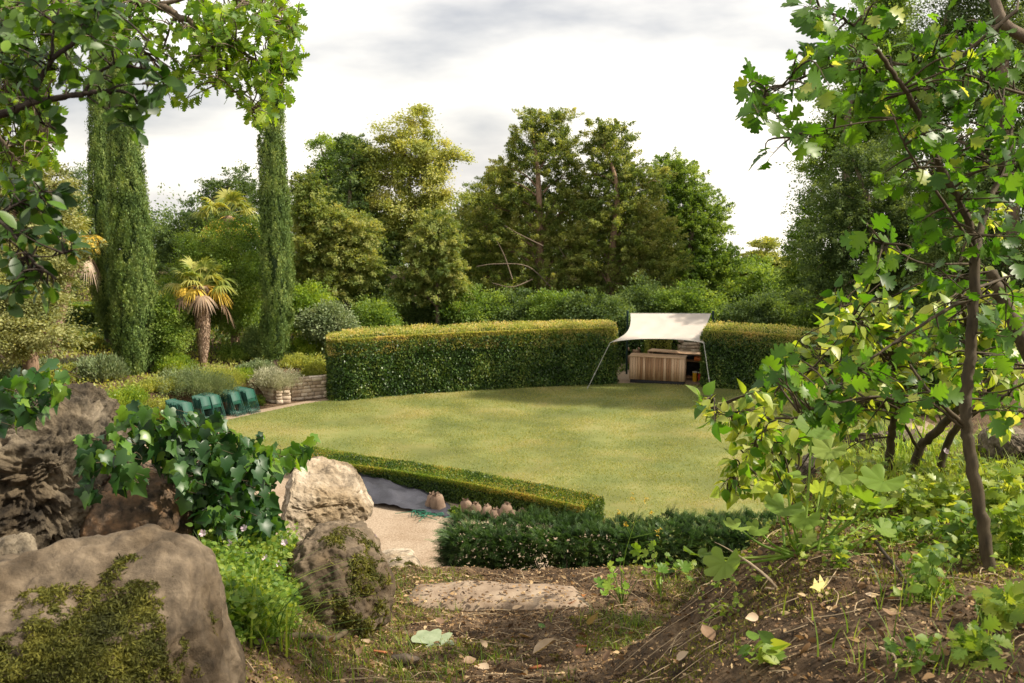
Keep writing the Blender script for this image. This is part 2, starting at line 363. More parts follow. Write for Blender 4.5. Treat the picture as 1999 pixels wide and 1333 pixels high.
lawn_pts = [tuple(gnd(a, b)[:2]) for a, b in LP]+[(13.2, 34), (13.6, 26), (9.5, 19.5), (5.6, 18.9), (3.2, 21.2), (0.8, 24.3), (-3.6, 26.2), (-8.2, 29.5)]
polysheet('lawn', lawn_pts, .035, M['lawn'], 'mown yellow-green round lawn in the middle of the garden', 'lawn')
# grass blades on the lawn
rng = np.random.RandomState(3)
LPc = curve([(p[0], p[1], 0) for p in lawn_pts]+[(lawn_pts[0][0], lawn_pts[0][1], 0)], 6)[:-1]
def inside(P, poly):
    x, y = P[:, 0], P[:, 1]; r = np.zeros(len(P), bool); j = len(poly)-1
    for i in range(len(poly)):
        xi, yi = poly[i][:2]; xj, yj = poly[j][:2]
        c = ((yi > y) != (yj > y)) & (x < (xj-xi)*(y-yi)/(yj-yi+1e-12)+xi); r ^= c; j = i
    return r
B = np.stack([rng.uniform(-12, 14, 330000), rng.uniform(19, 40.2, 330000)], -1); B = B[inside(B, LPc)]
dens = fbm(np.c_[B, B[:, 0]*0], 3, 1.1); kp = rng.rand(len(B)) < .72+1.1*dens+.5*fbm(np.c_[B, B[:, 0]*0]+5, 2, .35); B = B[kp]; dens = dens[kp]
mb = MB(); base = np.c_[B, np.full(len(B), .03)]
an = rng.uniform(0, 6.28, len(B)); ln = np.c_[np.cos(an), np.sin(an), 0*an]*rng.uniform(.2, .9, len(B))[:, None]
blades(mb, base, rng.uniform(.03, .065, len(B)), .022, ln, rng, seg=1, tint=np.clip(rng.rand(len(B))*.7+.25*dens+.15, 0, 1))
tag(mb.build('lawn_grass', M['grassblade']), 'short mown grass blades covering the round lawn', 'grass', kind='stuff')

# ================================================================== FOLIAGE
LM = {}
LM['yew'] = leafmat('yew_leaf', [(.08, .13, .03), (.16, .215, .05), (.28, .32, .09), (.40, .39, .15)], .42, .6, .22)
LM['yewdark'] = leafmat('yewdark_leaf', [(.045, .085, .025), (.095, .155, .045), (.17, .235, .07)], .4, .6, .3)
LM['gold'] = leafmat('gold_leaf', [(.15, .2, .04), (.30, .34, .08), (.50, .49, .18)], .4, .5, .35)
LM['tan'] = leafmat('tan_leaf', [(.10, .125, .04), (.21, .23, .075), (.37, .37, .16)], .3, .6, .5)
LM['green'] = leafmat('green_leaf', [(.07, .135, .025), (.14, .23, .04), (.25, .34, .07)], .45, .5, .4)
LM['bright'] = leafmat('bright_leaf', [(.10, .18, .02), (.2, .30, .035), (.32, .38, .06)], .45, .5, .6)
LM['cypress'] = leafmat('cypress_leaf', [(.06, .11, .03), (.14, .22, .06), (.30, .38, .12)], .2, .65, .8)
LM['grey'] = leafmat('grey_leaf', [(.2, .21, .13), (.42, .42, .28), (.6, .58, .42)], .25, .7, 1.5, tcol=(1.1, 1.1, .8))
LM['olive'] = leafmat('olive_leaf', [(.12, .17, .08), (.2, .26, .12), (.3, .34, .18)], .3, .6, 1.5, tcol=(1.3, 1.3, .7))
LM['lime'] = leafmat('lime_leaf', [(.17, .21, .04), (.3, .34, .07), (.42, .43, .12)], .4, .6, .9)
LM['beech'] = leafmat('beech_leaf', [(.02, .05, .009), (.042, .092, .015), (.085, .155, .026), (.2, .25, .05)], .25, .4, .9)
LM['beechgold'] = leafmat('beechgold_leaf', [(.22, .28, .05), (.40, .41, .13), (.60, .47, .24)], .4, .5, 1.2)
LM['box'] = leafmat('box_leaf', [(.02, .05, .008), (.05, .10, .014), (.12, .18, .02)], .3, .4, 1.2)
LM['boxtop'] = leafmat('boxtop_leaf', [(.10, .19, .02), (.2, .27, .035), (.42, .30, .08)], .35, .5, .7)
LM['palm'] = leafmat('palm_leaf', [(.10, .15, .03), (.24, .29, .06), (.38, .38, .1)], .35, .5, 1)
LM['palmyellow'] = leafmat('palmyellow_leaf', [(.55, .38, .04), (.72, .52, .08), (.75, .6, .15)], .4, .6, 1, tcol=(1.2, 1.1, .5))
LM['palmdead'] = leafmat('palmdead_leaf', [(.18, .12, .075), (.34, .24, .16), (.52, .42, .32)], .25, .8, 1, tcol=(1.1, 1, .8))
LM['ivy'] = leafmat('ivy_leaf', [(.012, .04, .012), (.028, .08, .02), (.06, .13, .025)], .22, .42, 3, tcol=(2.2, 2.4, .5), spec=.4)
LM['ivyyoung'] = leafmat('ivyyoung_leaf', [(.05, .13, .015), (.1, .21, .02), (.17, .28, .03)], .4, .35, 3, tcol=(1.8, 1.8, .5), spec=.5)
LM['privet'] = leafmat('privet_leaf', [(.014, .04, .008), (.03, .075, .012), (.07, .13, .02)], .3, .42, 4, tcol=(2.2, 2.3, .5), spec=.4)
LM['haw'] = leafmat('haw_leaf', [(.03, .085, .008), (.065, .15, .014), (.12, .22, .022)], .5, .4, 1.5, tcol=(1.8, 1.9, .5))
LM['hawlit'] = leafmat('hawlit_leaf', [(.12, .2, .02), (.25, .34, .035), (.42, .46, .12)], .5, .4, 2.5, tcol=(1.9, 1.7, .6), spec=.5)  # lit copy of the haw leaf, sun glow put into the colour
LM['oak'] = leafmat('oak_leaf', [(.06, .14, .012), (.13, .24, .02), (.24, .34, .04)], .5, .45, .8, tcol=(1.9, 1.8, .5))
LM['herb'] = leafmat('herb_leaf', [(.06, .13, .015), (.14, .24, .03), (.27, .34, .05)], .45, .5, 3)
LM['geran'] = leafmat('geran_leaf', [(.13, .22, .03), (.2, .31, .045), (.29, .38, .09)], .5, .6, 3, tcol=(1.7, 1.6, .6))
LM['brown'] = leafmat('brown_leaf', [(.06, .035, .018), (.17, .10, .045), (.32, .20, .09), (.5, .37, .21)], .2, .8, 4, tcol=(1.2, .9, .6))
LM['bright2'] = leafmat('bright2_leaf', [(.09, .19, .015), (.17, .3, .025), (.27, .38, .05)], .45, .45, 3)
LM['soilmoss'] = leafmat('soilmoss', [(.07, .075, .012), (.15, .16, .025), (.28, .29, .05)], .25, .8, 6)
LM['flower'] = leafmat('flower_petal', [(.62, .45, .55), (.75, .6, .68), (.82, .72, .78)], .4, .6, 4, tcol=(1, 1, 1))

def crown(mb, blobs, nleaf, size, rng, tpl=RHOMB, clump=.35, shell=.5, flat=.65, droop=0., up=.6, out=1., mi=0, per=45, jitter=1.0, tw=.3, elong=0.):
    """blobs: (centre, radii). returns clump centres"""
    C = np.array([b[0] for b in blobs], float); Rr = np.array([b[1] for b in blobs], float)
    wgt = (Rr.prod(1))**(2/3.); wgt /= wgt.sum(); nc = max(3, int(nleaf/per))
    which = rng.choice(len(C), nc, p=wgt)
    dr = unit(rng.normal(size=(nc, 3))); rad = rng.rand(nc)**shell
    # lumpy limit of every blob so that the outline is uneven
    lump = 1+.22*fbm(dr*1.6+which[:, None]*3.1, 3, 1.3)*jitter
    cc = C[which]+Rr[which]*dr*(rad*lump)[:, None]
    cs = clump*rng.uniform(.55, 1.35, nc)
    ci = rng.randint(0, nc, nleaf)
    od = unit(cc[ci]-C[which[ci]]*1.0+np.array([0, 0, .001]))
    g = rng.normal(size=(nleaf, 3))*.5; g[:, 2] *= flat
    pos = cc[ci]+g*cs[ci][:, None]
    ext = rng.rand(nleaf)[:, None]
    if elong: od = unit(od+np.array([0, 0, .6])+.5*unit(rng.normal(size=(nc, 3)))[ci])
    if elong: pos = cc[ci]+g*cs[ci][:, None]*(.62-.45*ext)
    pos = pos+od*np.array([1, 1, .55])*(ext*cs[ci][:, None]*(.9+elong))-np.array([0, 0, 1.])*(ext**2*cs[ci][:, None]*droop)
    t = od*out+rng.normal(size=(nleaf, 3))*.45+np.array([0, 0, -droop*.8])
    n = od*.75+np.array([0, 0, up*.7])+rng.normal(size=(nleaf, 3))*.42
    tint = np.clip(rng.rand(nleaf)*(1-tw*2)+tw*2*rng.rand(nc)[ci], 0, 1)
    scatter(mb, tpl, pos, t, n, size*rng.uniform(.6, 1.35, nleaf), tint, mi)
    return cc, which

def pxblobs(D, lst, thick=1.1, sq=.9):
    """lst rows: px, py, r px, [depth offset], [aspect]"""
    o = []
    for r in lst:
        d = D+(r[3] if len(r) > 3 else 0); asp = r[4] if len(r) > 4 else sq
        c = at(r[0], r[1], d); rr = r[2]*d/F
        o.append((c, (rr, rr*thick, rr*asp)))
    return o
def tree(name, label, cat, base, blobs, leaf, nleaf, size, seed, bark='bark', r0=.25, trunk=None, group=None, twigs=60, parts=('trunk', 'crown'), limb=None, leaf2=None, **kw):
    nleaf = int(nleaf*2.9); size = size*.63; kw['clump'] = kw.get('clump', .35)*.92; kw['per'] = int(kw.get('per', 80)*1.45)
    if kw.get('tpl') is SPRAY: kw.setdefault('elong', .55); kw['flat'] = .8; kw['per'] = int(kw['per']*.62)
    rng = np.random.RandomState(seed); base = np.asarray(base, float)
    root = thing(name, label, cat, base, group)
    hb = max(blobs, key=lambda b: b[0][2])
    top = max(b[0][2]+b[1][2]*.5 for b in blobs); cx_ = np.mean([b[0][0] for b in blobs]); cy_ = np.mean([b[0][1] for b in blobs])
    if trunk is None:
        trunk = [base-np.array([0, 0, .3]), base+[(cx_-base[0])*.1, (cy_-base[1])*.1, (top-base[2])*.35], base+[(cx_-base[0])*.5, (cy_-base[1])*.5, (top-base[2])*.7], np.array(hb[0])]
    T = curve(trunk, 8); tm = MB(); tm.tube(T, np.linspace(r0, r0*.15, len(T))**1.0, 9)
    cm = MB(); cc, wh = crown(cm, blobs, nleaf, size, rng, **kw)
    for i, (c, rr) in enumerate(blobs):
        zt = c[2]-max(rr)*.5-np.linalg.norm(np.array(c[:2])-T[-1][:2])*.35
        k = int(np.argmin(np.abs(T[:, 2]-max(zt, base[2]+.15*(top-base[2])))+.3*np.linalg.norm(T[:, :2]-np.array(c[:2]), axis=1)))
        s_ = T[k]; mid = (s_+c)/2+np.array([0, 0, .1*np.linalg.norm(c-s_)]); cu = curve([s_, mid, c], 6)
        rb = max(.02, r0*.32*(1-k/len(T))+.02); tm.tube(cu, np.linspace(rb, rb*.3, len(cu)), 6)
        idx = np.where(wh == i)[0]
        for j in idx[:max(2, int(twigs*len(idx)/len(cc)))]:
            tm.tube(curve([cu[rng.randint(5, len(cu))], (c+cc[j])/2+rng.normal(size=3)*.1, cc[j]], 4), [rb*.35, .008], 4, cap=False)
    tm.build(parts[0], M[bark], root, smooth=True)
    cm.build(parts[1], LM[leaf], root)
    return root

# --- background trees, left to right
def B(*a, **k): return pxblobs(*a, **k)
T0 = on_ground(600, 640)
tree('conifer_tree', 'spreading yellow-green conifer filling the left edge below the oak branches', 'tree', (*at(60, 700, 36)[:2], tz(*at(60, 700, 36)[:2])),
     B(36, [(20, 350, 60), (60, 420, 70), (10, 470, 80), (110, 360, 30), (60, 520, 70), (-30, 560, 90), (30, 600, 75, -1), (90, 650, 45, -2), (0, 670, 50, -2), (120, 480, 40), (-90, 420, 90), (-80, 640, 80)]),
     'tan', 42000, .17, 11, bark='bark_red', r0=.3, clump=.5, droop=.25, up=.9, flat=.45)
tree('dark_pine', 'dark pine showing between the left edge and the twin cypresses', 'tree', (*at(130, 640, 52)[:2], tz(*at(130, 640, 52)[:2])),
     B(52, [(150, 400, 40), (120, 470, 50), (160, 520, 40), (90, 550, 60), (165, 345, 25), (60, 400, 60)]), 'yewdark', 16000, .17, 12, clump=.5)
def cypress(name, label, pxs, D, seed, n, bottom, group='tall column cypresses on the left bank', base_px=None):
    """pxs: rows (py, centre px, half width px) from the bottom up"""
    rng = np.random.RandomState(seed)
    A = np.array(pxs, float); pts = np.array([at(c, y, D) for y, c, h in A]); hw = A[:, 2]*D/F*.72
    z = pts[:, 2]; b = pts[0]; zb = tz(b[0], b[1]); root = thing(name, label, 'tree', (b[0], b[1], zb), group)
    tm = MB(); tp = np.vstack([[b[0], b[1], zb-.3], pts]); tm.tube(curve(tp, 4), [.2, .17, .12, .08, .03], 8); tm.build('trunk', M['bark'], root, smooth=True)
    cm = MB(); nc = n//64
    # vertical plumes: each clump is a flame pointing up
    zz = z[0]+(z[-1]-z[0])*rng.rand(nc)**.95
    cxx = np.interp(zz, z, pts[:, 0]); cyy = np.interp(zz, z, pts[:, 1]); rr = np.interp(zz, z, hw)
    an = rng.uniform(0, 2*math.pi, nc); lump = 1+.16*fbm(np.c_[np.cos(an)*1.3, np.sin(an)*1.3, zz*.7]+seed, 3, 1.5)+.07*rng.normal(size=nc)
    rad = rr*lump*(rng.rand(nc)**.2)
    cc = np.c_[cxx+np.cos(an)*rad, cyy+np.sin(an)*rad, zz]; od = np.c_[np.cos(an), np.sin(an), 0*an]
    ci = rng.randint(0, nc, n); u = rng.rand(n)
    plume = rng.uniform(.35, .85, nc)
    pos = cc[ci]+rng.normal(size=(n, 3))*.062*(1.25-u)[:, None]+np.array([0, 0, 1.])*(u*plume[ci])[:, None]+od[ci]*(.12*u*(1-u)*2)[:, None]
    t = od[ci]*.5+np.array([0, 0, 1.1])+rng.normal(size=(n, 3))*.35; nn = od[ci]+rng.normal(size=(n, 3))*.35
    scatter(cm, RHOMB, pos, t, nn, .088*rng.uniform(.6, 1.3, n), np.clip(rng.rand(n)*.35+.35*rng.rand(nc)[ci]+.35*u, 0, 1), 0, .9)
    # dark inner hull, its colour standing in for shade between the plumes
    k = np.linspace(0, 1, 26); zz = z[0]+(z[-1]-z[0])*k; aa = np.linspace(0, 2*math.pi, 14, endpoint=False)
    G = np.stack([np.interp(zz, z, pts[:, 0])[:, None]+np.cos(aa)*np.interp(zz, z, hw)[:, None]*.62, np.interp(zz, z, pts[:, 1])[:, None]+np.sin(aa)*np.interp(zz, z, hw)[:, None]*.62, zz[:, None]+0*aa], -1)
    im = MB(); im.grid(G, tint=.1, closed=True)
    cm.build('crown', LM['cypress'], root); im.build('inner_fill', LM['yewdark'], root)
    return root
cypress('cypress_tree', 'tallest and widest column cypress, the front one of the left pair', [(752, 262, 18), (725, 265, 36), (690, 262, 48), (600, 262, 52), (480, 258, 48), (350, 248, 40), (200, 236, 30), (90, 226, 20), (10, 220, 8)], 38, 21, 110000, 0)
cypress('cypress_tree', 'slimmer column cypress standing behind the left side of the widest one', [(660, 215, 22), (580, 205, 30), (450, 200, 30), (330, 196, 26), (220, 193, 20), (130, 190, 12), (60, 188, 5)], 42, 22, 52000, 0)
cypress('cypress_tree', 'single narrow column cypress right of the shaggy palm', [(708, 535, 12), (680, 538, 32), (620, 543, 38), (540, 541, 38), (420, 536, 35), (300, 531, 31), (200, 532, 25), (140, 534, 15), (95, 536, 5)], 40, 23, 72000, 0)

tree('dark_pine', 'dark layered conifer rising behind the upper palm', 'tree', (*at(420, 650, 60)[:2], tz(*at(420, 650, 60)[:2])),
     B(60, [(470, 345, 22), (430, 375, 30), (480, 390, 40), (395, 420, 35), (440, 450, 55), (360, 470, 45), (330, 520, 50), (310, 470, 25), (420, 540, 70), (500, 560, 60)]), 'yewdark', 34000, .2, 31, tpl=SPRAY, clump=.6, flat=.4)
tree('leafy_shrub', 'tall fresh green bay shrub between the palm and the narrow cypress', 'shrub', on_ground(470, 655),
     B(41, [(410, 480, 50), (460, 520, 55), (480, 460, 35), (380, 530, 35), (450, 590, 50, 1), (495, 560, 35), (380, 600, 45, 1), (480, 620, 40, 1), (350, 560, 30)]), 'green', 26000, .13, 32, leaf2=None, r0=.1, clump=.4, twigs=40)
tree('leafy_shrub', 'dark glossy shrub with pale new leaves beside the widest cypress', 'shrub', on_ground(345, 700),
     B(38.5, [(325, 640, 28), (338, 610, 22), (328, 680, 22, .5), (340, 655, 22), (320, 600, 18), (318, 690, 18)]), 'green', 11000, .12, 33, r0=.08, clump=.3, twigs=25)
tree('yew_tree', 'broad drooping olive green yew left of the dark gap behind the hedge', 'tree', (*at(600, 640, 47)[:2], tz(*at(600, 640, 47)[:2])),
     B(47, [(600, 370, 25), (600, 420, 36), (640, 430, 36), (620, 480, 48), (590, 530, 30), (660, 500, 40), (640, 550, 45), (690, 450, 40), (700, 520, 40), (600, 350, 14)]),
     'yew', 36000, .2, 34, tpl=SPRAY, r0=.2, clump=.5, droop=.45, flat=.35, up=1.)
tree('conifer_tree', 'brown tinged dark spruce between the pale green tree and the yellow tree', 'tree', (*at(678, 640, 50)[:2], tz(*at(678, 640, 50)[:2])),
     B(50, [(690, 280, 16), (685, 315, 24), (690, 350, 32), (680, 400, 42), (700, 450, 50), (675, 500, 52), (720, 520, 45), (700, 560, 40), (740, 470, 40)]), 'yewdark', 28000, .22, 35, tpl=SPRAY, r0=.24, clump=.5, droop=.3, flat=.35, bark='bark')
tree('broadleaf_tree', 'pale green broadleaf tree top rising behind the spruce', 'tree', (*at(640, 640, 60)[:2], tz(*at(640, 640, 60)[:2])),
     B(60, [(650, 300, 30), (630, 340, 26), (680, 290, 20), (625, 280, 12), (670, 350, 35), (610, 380, 26), (690, 380, 40), (585, 400, 24), (640, 400, 40), (705, 310, 24)]), 'green', 18000, .2, 36, r0=.25, clump=.5, shell=.5, per=130)
tree('locust_tree', 'tall yellow-green locust tree with bare trunk behind the long hedge', 'tree', (*at(808, 640, 50)[:2], tz(*at(808, 640, 50)[:2])),
     B(50, [(810, 235, 26), (775, 258, 26), (835, 285, 30), (790, 300, 40), (740, 290, 26), (725, 335, 32), (770, 350, 42), (835, 330, 34), (870, 300, 26), (895, 302, 16), (850, 375, 28), (800, 400, 40), (750, 410, 30), (870, 345, 16), (830, 430, 30), (720, 395, 26), (780, 450, 30), (745, 450, 24), (885, 380, 18)]),
     'gold', 21000, .19, 37, per=170, droop=.3, r0=.19, bark='bark', clump=.5, shell=.5, twigs=200, trunk=[at(808, 650, 50), at(806, 560, 50), at(803, 440, 50), at(800, 330, 50), at(810, 240, 50)])
tree('pine_tree', 'soft grey-green feathery tree in front of the locust trunk', 'tree', (*at(855, 640, 48)[:2], tz(*at(855, 640, 48)[:2])),
     B(48, [(850, 430, 26), (830, 470, 34), (870, 470, 30), (820, 520, 36), (870, 520, 36), (800, 560, 28), (890, 560, 28), (850, 560, 36)]), 'yew', 19000, .19, 38, tpl=SPRAY, r0=.12, clump=.4, droop=.5, flat=.35)
tree('yew_tree', 'wide dark green yew between the yellow tree and the tallest yew', 'tree', (*at(950, 640, 58)[:2], tz(*at(950, 640, 58)[:2])),
     B(58, [(960, 370, 30), (930, 400, 36), (985, 340, 24), (960, 430, 50), (900, 440, 36), (920, 480, 50), (980, 480, 50), (950, 530, 60), (900, 530, 40), (1010, 400, 40)]), 'yew', 26000, .22, 39, tpl=SPRAY, r0=.25, clump=.6, flat=.4, droop=.2)
big = tree('yew_tree', 'tallest olive-gold yew in the centre with sky showing through its top', 'tree', (*at(1055, 640, 54)[:2], tz(*at(1055, 640, 54)[:2])),
     B(54, [(1050, 240, 22), (1080, 245, 26), (1030, 275, 32), (1090, 290, 40), (1050, 320, 44), (1000, 330, 30), (1110, 340, 40), (970, 350, 22), (1010, 390, 42), (1080, 400, 50), (960, 400, 34), (1130, 400, 40), (940, 440, 30), (1020, 470, 60), (1110, 480, 55), (960, 480, 40), (1060, 550, 60), (980, 550, 50), (1130, 560, 40), (1035, 225, 12), (1105, 232, 12)]),
     'yew', 62000, .19, 40, tpl=SPRAY, r0=.3, bark='bark_red', clump=.5, shell=.5, per=120, flat=.4, twigs=150)
tree('yew_tree', 'golden green yew with twin tops just right of the tallest yew', 'tree', (*at(1190, 640, 53)[:2], tz(*at(1190, 640, 53)[:2])),
     B(53, [(1165, 260, 22), (1200, 262, 24), (1185, 300, 38), (1160, 340, 34), (1215, 335, 34), (1230, 380, 36), (1190, 390, 50), (1250, 420, 44), (1200, 450, 55), (1280, 460, 44), (1150, 430, 40), (1230, 500, 60), (1300, 510, 40), (1170, 530, 50), (1270, 550, 50), (1210, 580, 45), (1280, 350, 26), (1150, 480, 40)]),
     'yew', 60000, .19, 41, tpl=SPRAY, r0=.28, bark='bark_red', clump=.5, shell=.5, per=120, flat=.45, twigs=110)
tree('yew_tree', 'deeper green yew sloping down at the right end of the tree group', 'tree', (*at(1340, 640, 56)[:2], tz(*at(1340, 640, 56)[:2])),
     B(56, [(1310, 325, 24), (1340, 340, 26), (1300, 370, 34), (1350, 380, 34), (1330, 430, 50), (1380, 440, 36), (1300, 450, 40), (1370, 490, 46), (1420, 510, 28), (1340, 530, 55), (1400, 550, 40), (1400, 410, 20)]),
     'green', 40000, .21, 42, tpl=SPRAY, r0=.25, bark='bark', clump=.5, shell=.6, flat=.45)
# bare reddish dead limbs of the tall yew
dm = MB()
for pl in ([(1000, 545), (985, 500), (970, 470)], [(1040, 545), (1000, 560), (960, 552)], [(1060, 480), (1010, 455), (985, 440)], [(1080, 600), (1060, 570), (1085, 530)], [(1010, 580), (1005, 600), (1000, 615)], [(1150, 530), (1110, 510), (1090, 480)], [(1075, 560), (1030, 520), (970, 515), (930, 520)]):
    c = curve([at(x, y, 51.5+.01*(x-1000)) for x, y in pl], 5); dm.tube(c, [.04, .012], 5)
dm.build('bare_branch', M['twig_pale'], big, smooth=True)
tree('pine_tree', 'small distant flat-topped pine in the gap between the two tree groups', 'tree', (*at(1490, 640, 75)[:2], tz(*at(1490, 640, 75)[:2])),
     B(75, [(1495, 475, 18, 0, .4), (1480, 500, 24, 0, .4), (1510, 505, 22, 0, .4), (1465, 528, 20, 0, .5), (1500, 535, 26, 0, .5), (1530, 520, 16, 0, .5)]), 'gold', 7000, .26, 43, r0=.2, clump=.5, flat=.3)
for i, (px, py, r, lf, lb) in enumerate([(1475, 560, 52, 'bright', 'round bright green tree below the distant flat-topped pine'), (1535, 575, 44, 'green', 'mid green bushy tree right of the distant pine'), (1400, 590, 40, 'bright', 'sunny lime green bush behind the right end of the canvas awning'), (1488, 566, 40, 'green', 'leafy green bush in front of the round bright tree below the distant pine')]):
    tree('broadleaf_tree', lb, 'tree', (*at(px, 650, 62-i*2)[:2], tz(*at(px, 650, 62-i*2)[:2])), B(62-i*2, [(px, py, r), (px-r*.7, py+r*.3, r*.7), (px+r*.7, py+r*.4, r*.7), (px+r*.2, py-r*.5, r*.6), (px, py+r*.8, r)]), lf, 9000, .22, 44+i, r0=.15, clump=.45)
# --- right hand group
tree('conifer_tree', 'tall dark conifer with ragged outline at the edge of the open sky', 'tree', (*at(1640, 640, 50)[:2], tz(*at(1640, 640, 50)[:2])),
     B(50, [(1700, 60, 40), (1680, 120, 50), (1730, 0, 40), (1745, 90, 50), (1740, 160, 60), (1720, 220, 60), (1660, 240, 44), (1640, 200, 34), (1610, 260, 26), (1600, 320, 36), (1640, 300, 40), (1580, 370, 26), (1590, 430, 34), (1560, 470, 30), (1550, 530, 28), (1600, 520, 44), (1650, 400, 60), (1700, 300, 60), (1690, 180, 50), (1740, 40, 40), (1580, 560, 40)]),
     'green', 44000, .2, 51, r0=.35, clump=.55, shell=.6, droop=.2)
tree('yew_tree', 'broad soft dark green tree with domed top in front of the tall conifer', 'tree', (*at(1680, 660, 42)[:2], tz(*at(1680, 660, 42)[:2])),
     B(42, [(1665, 310, 30), (1700, 330, 50), (1640, 380, 44), (1700, 420, 70), (1640, 460, 60), (1600, 500, 34), (1760, 400, 60), (1680, 540, 80), (1590, 580, 40), (1780, 520, 80), (1740, 600, 60), (1840, 450, 80), (1860, 580, 80)]),
     'yewdark', 58000, .17, 52, tpl=SPRAY, r0=.35, clump=.5, droop=.35, flat=.4)
tree('thuja_tree', 'towering near-black conifer filling the upper right corner', 'tree', (*at(1960, 700, 36)[:2], tz(*at(1960, 700, 36)[:2])),
     B(36, [(1840, 20, 50), (1810, 90, 44), (1830, 170, 60), (1800, 260, 60), (1830, 350, 70), (1920, 40, 80), (1930, 180, 90), (1930, 340, 90), (2010, 100, 100), (2010, 300, 110), (1910, 480, 90), (2020, 500, 110), (1960, 620, 90), (1870, -60, 60), (1960, -80, 90), (1850, 520, 60), (1830, 620, 60), (1900, 700, 60)]),
     'yewdark', 66000, .16, 53, r0=.5, clump=.45, shell=.5, droop=.4)
# --- dark understorey behind the hedges
rng = np.random.RandomState(60)
for i, (px, py, r, D, lf, lb) in enumerate([
    (600, 590, 34, 44, 'bright', 'light green bush right of the narrow cypress'), (640, 625, 26, 42, 'olive', 'grey-green feathery bush by the left end of the long hedge'),
    (725, 620, 30, 46, 'green', 'dark bush behind the long hedge with small red berries'), (700, 570, 22, 60, 'bright', 'sunlit lime bush glowing in the dark gap behind the hedge'),
    (860, 600, 45, 50, 'yewdark', 'dark green shrub behind the middle of the long hedge'), (930, 600, 45, 48, 'green', 'low green shrub behind the long hedge below the dead limbs'),
    (1010, 605, 40, 48, 'yewdark', 'blackish green shrub under the tallest yew'), (1090, 600, 40, 47, 'green', 'leafy shrub behind the hedge left of the awning'),
    (1160, 600, 40, 46, 'yewdark', 'dark shrub touching the hedge just left of the awning'), (1250, 590, 50, 50, 'yewdark', 'dark shrub rising directly above the canvas awning'),
    (1340, 590, 45, 49, 'green', 'green shrub above the right corner of the awning'), (780, 600, 40, 52, 'yewdark', 'dark shrub at the foot of the locust tree'),
    (1480, 610, 40, 46, 'yewdark', 'dark shrub behind the right hedge'), (1570, 610, 50, 46, 'green', 'green shrub behind the far end of the right hedge')]):
    g = at(px, 660, D); z0 = tz(g[0], g[1])
    tree('shrub', lb, 'shrub', (g[0], g[1], z0), B(D, [(px, py, r), (px-r*.8, py+r*.35, r*.8), (px+r*.8, py+r*.3, r*.8), (px, py+r*.7, r)]), lf, 8500, .17, 61+i, r0=.06, clump=.4, twigs=15, parts=('stem', 'foliage'))
# far wood behind everything
mb = MB(); rng = np.random.RandomState(90)
bl = []
for k in range(46):
    x = -62+k*2.9
    if 14 < x < 31: continue
    zt = 3.6+1.0*math.sin(k*1.7)+.8*rng.rand()
    bl.append((np.array([x, 84+3*rng.rand(), zt*.55+1]), (3.0, 3.0, zt*.62)))
crown(mb, bl, 150000, .24, rng, clump=1.0, shell=.4)
tag(mb.build('far_wood', LM['yewdark']), 'dark wood closing the view behind all the garden trees', 'wood', kind='stuff')
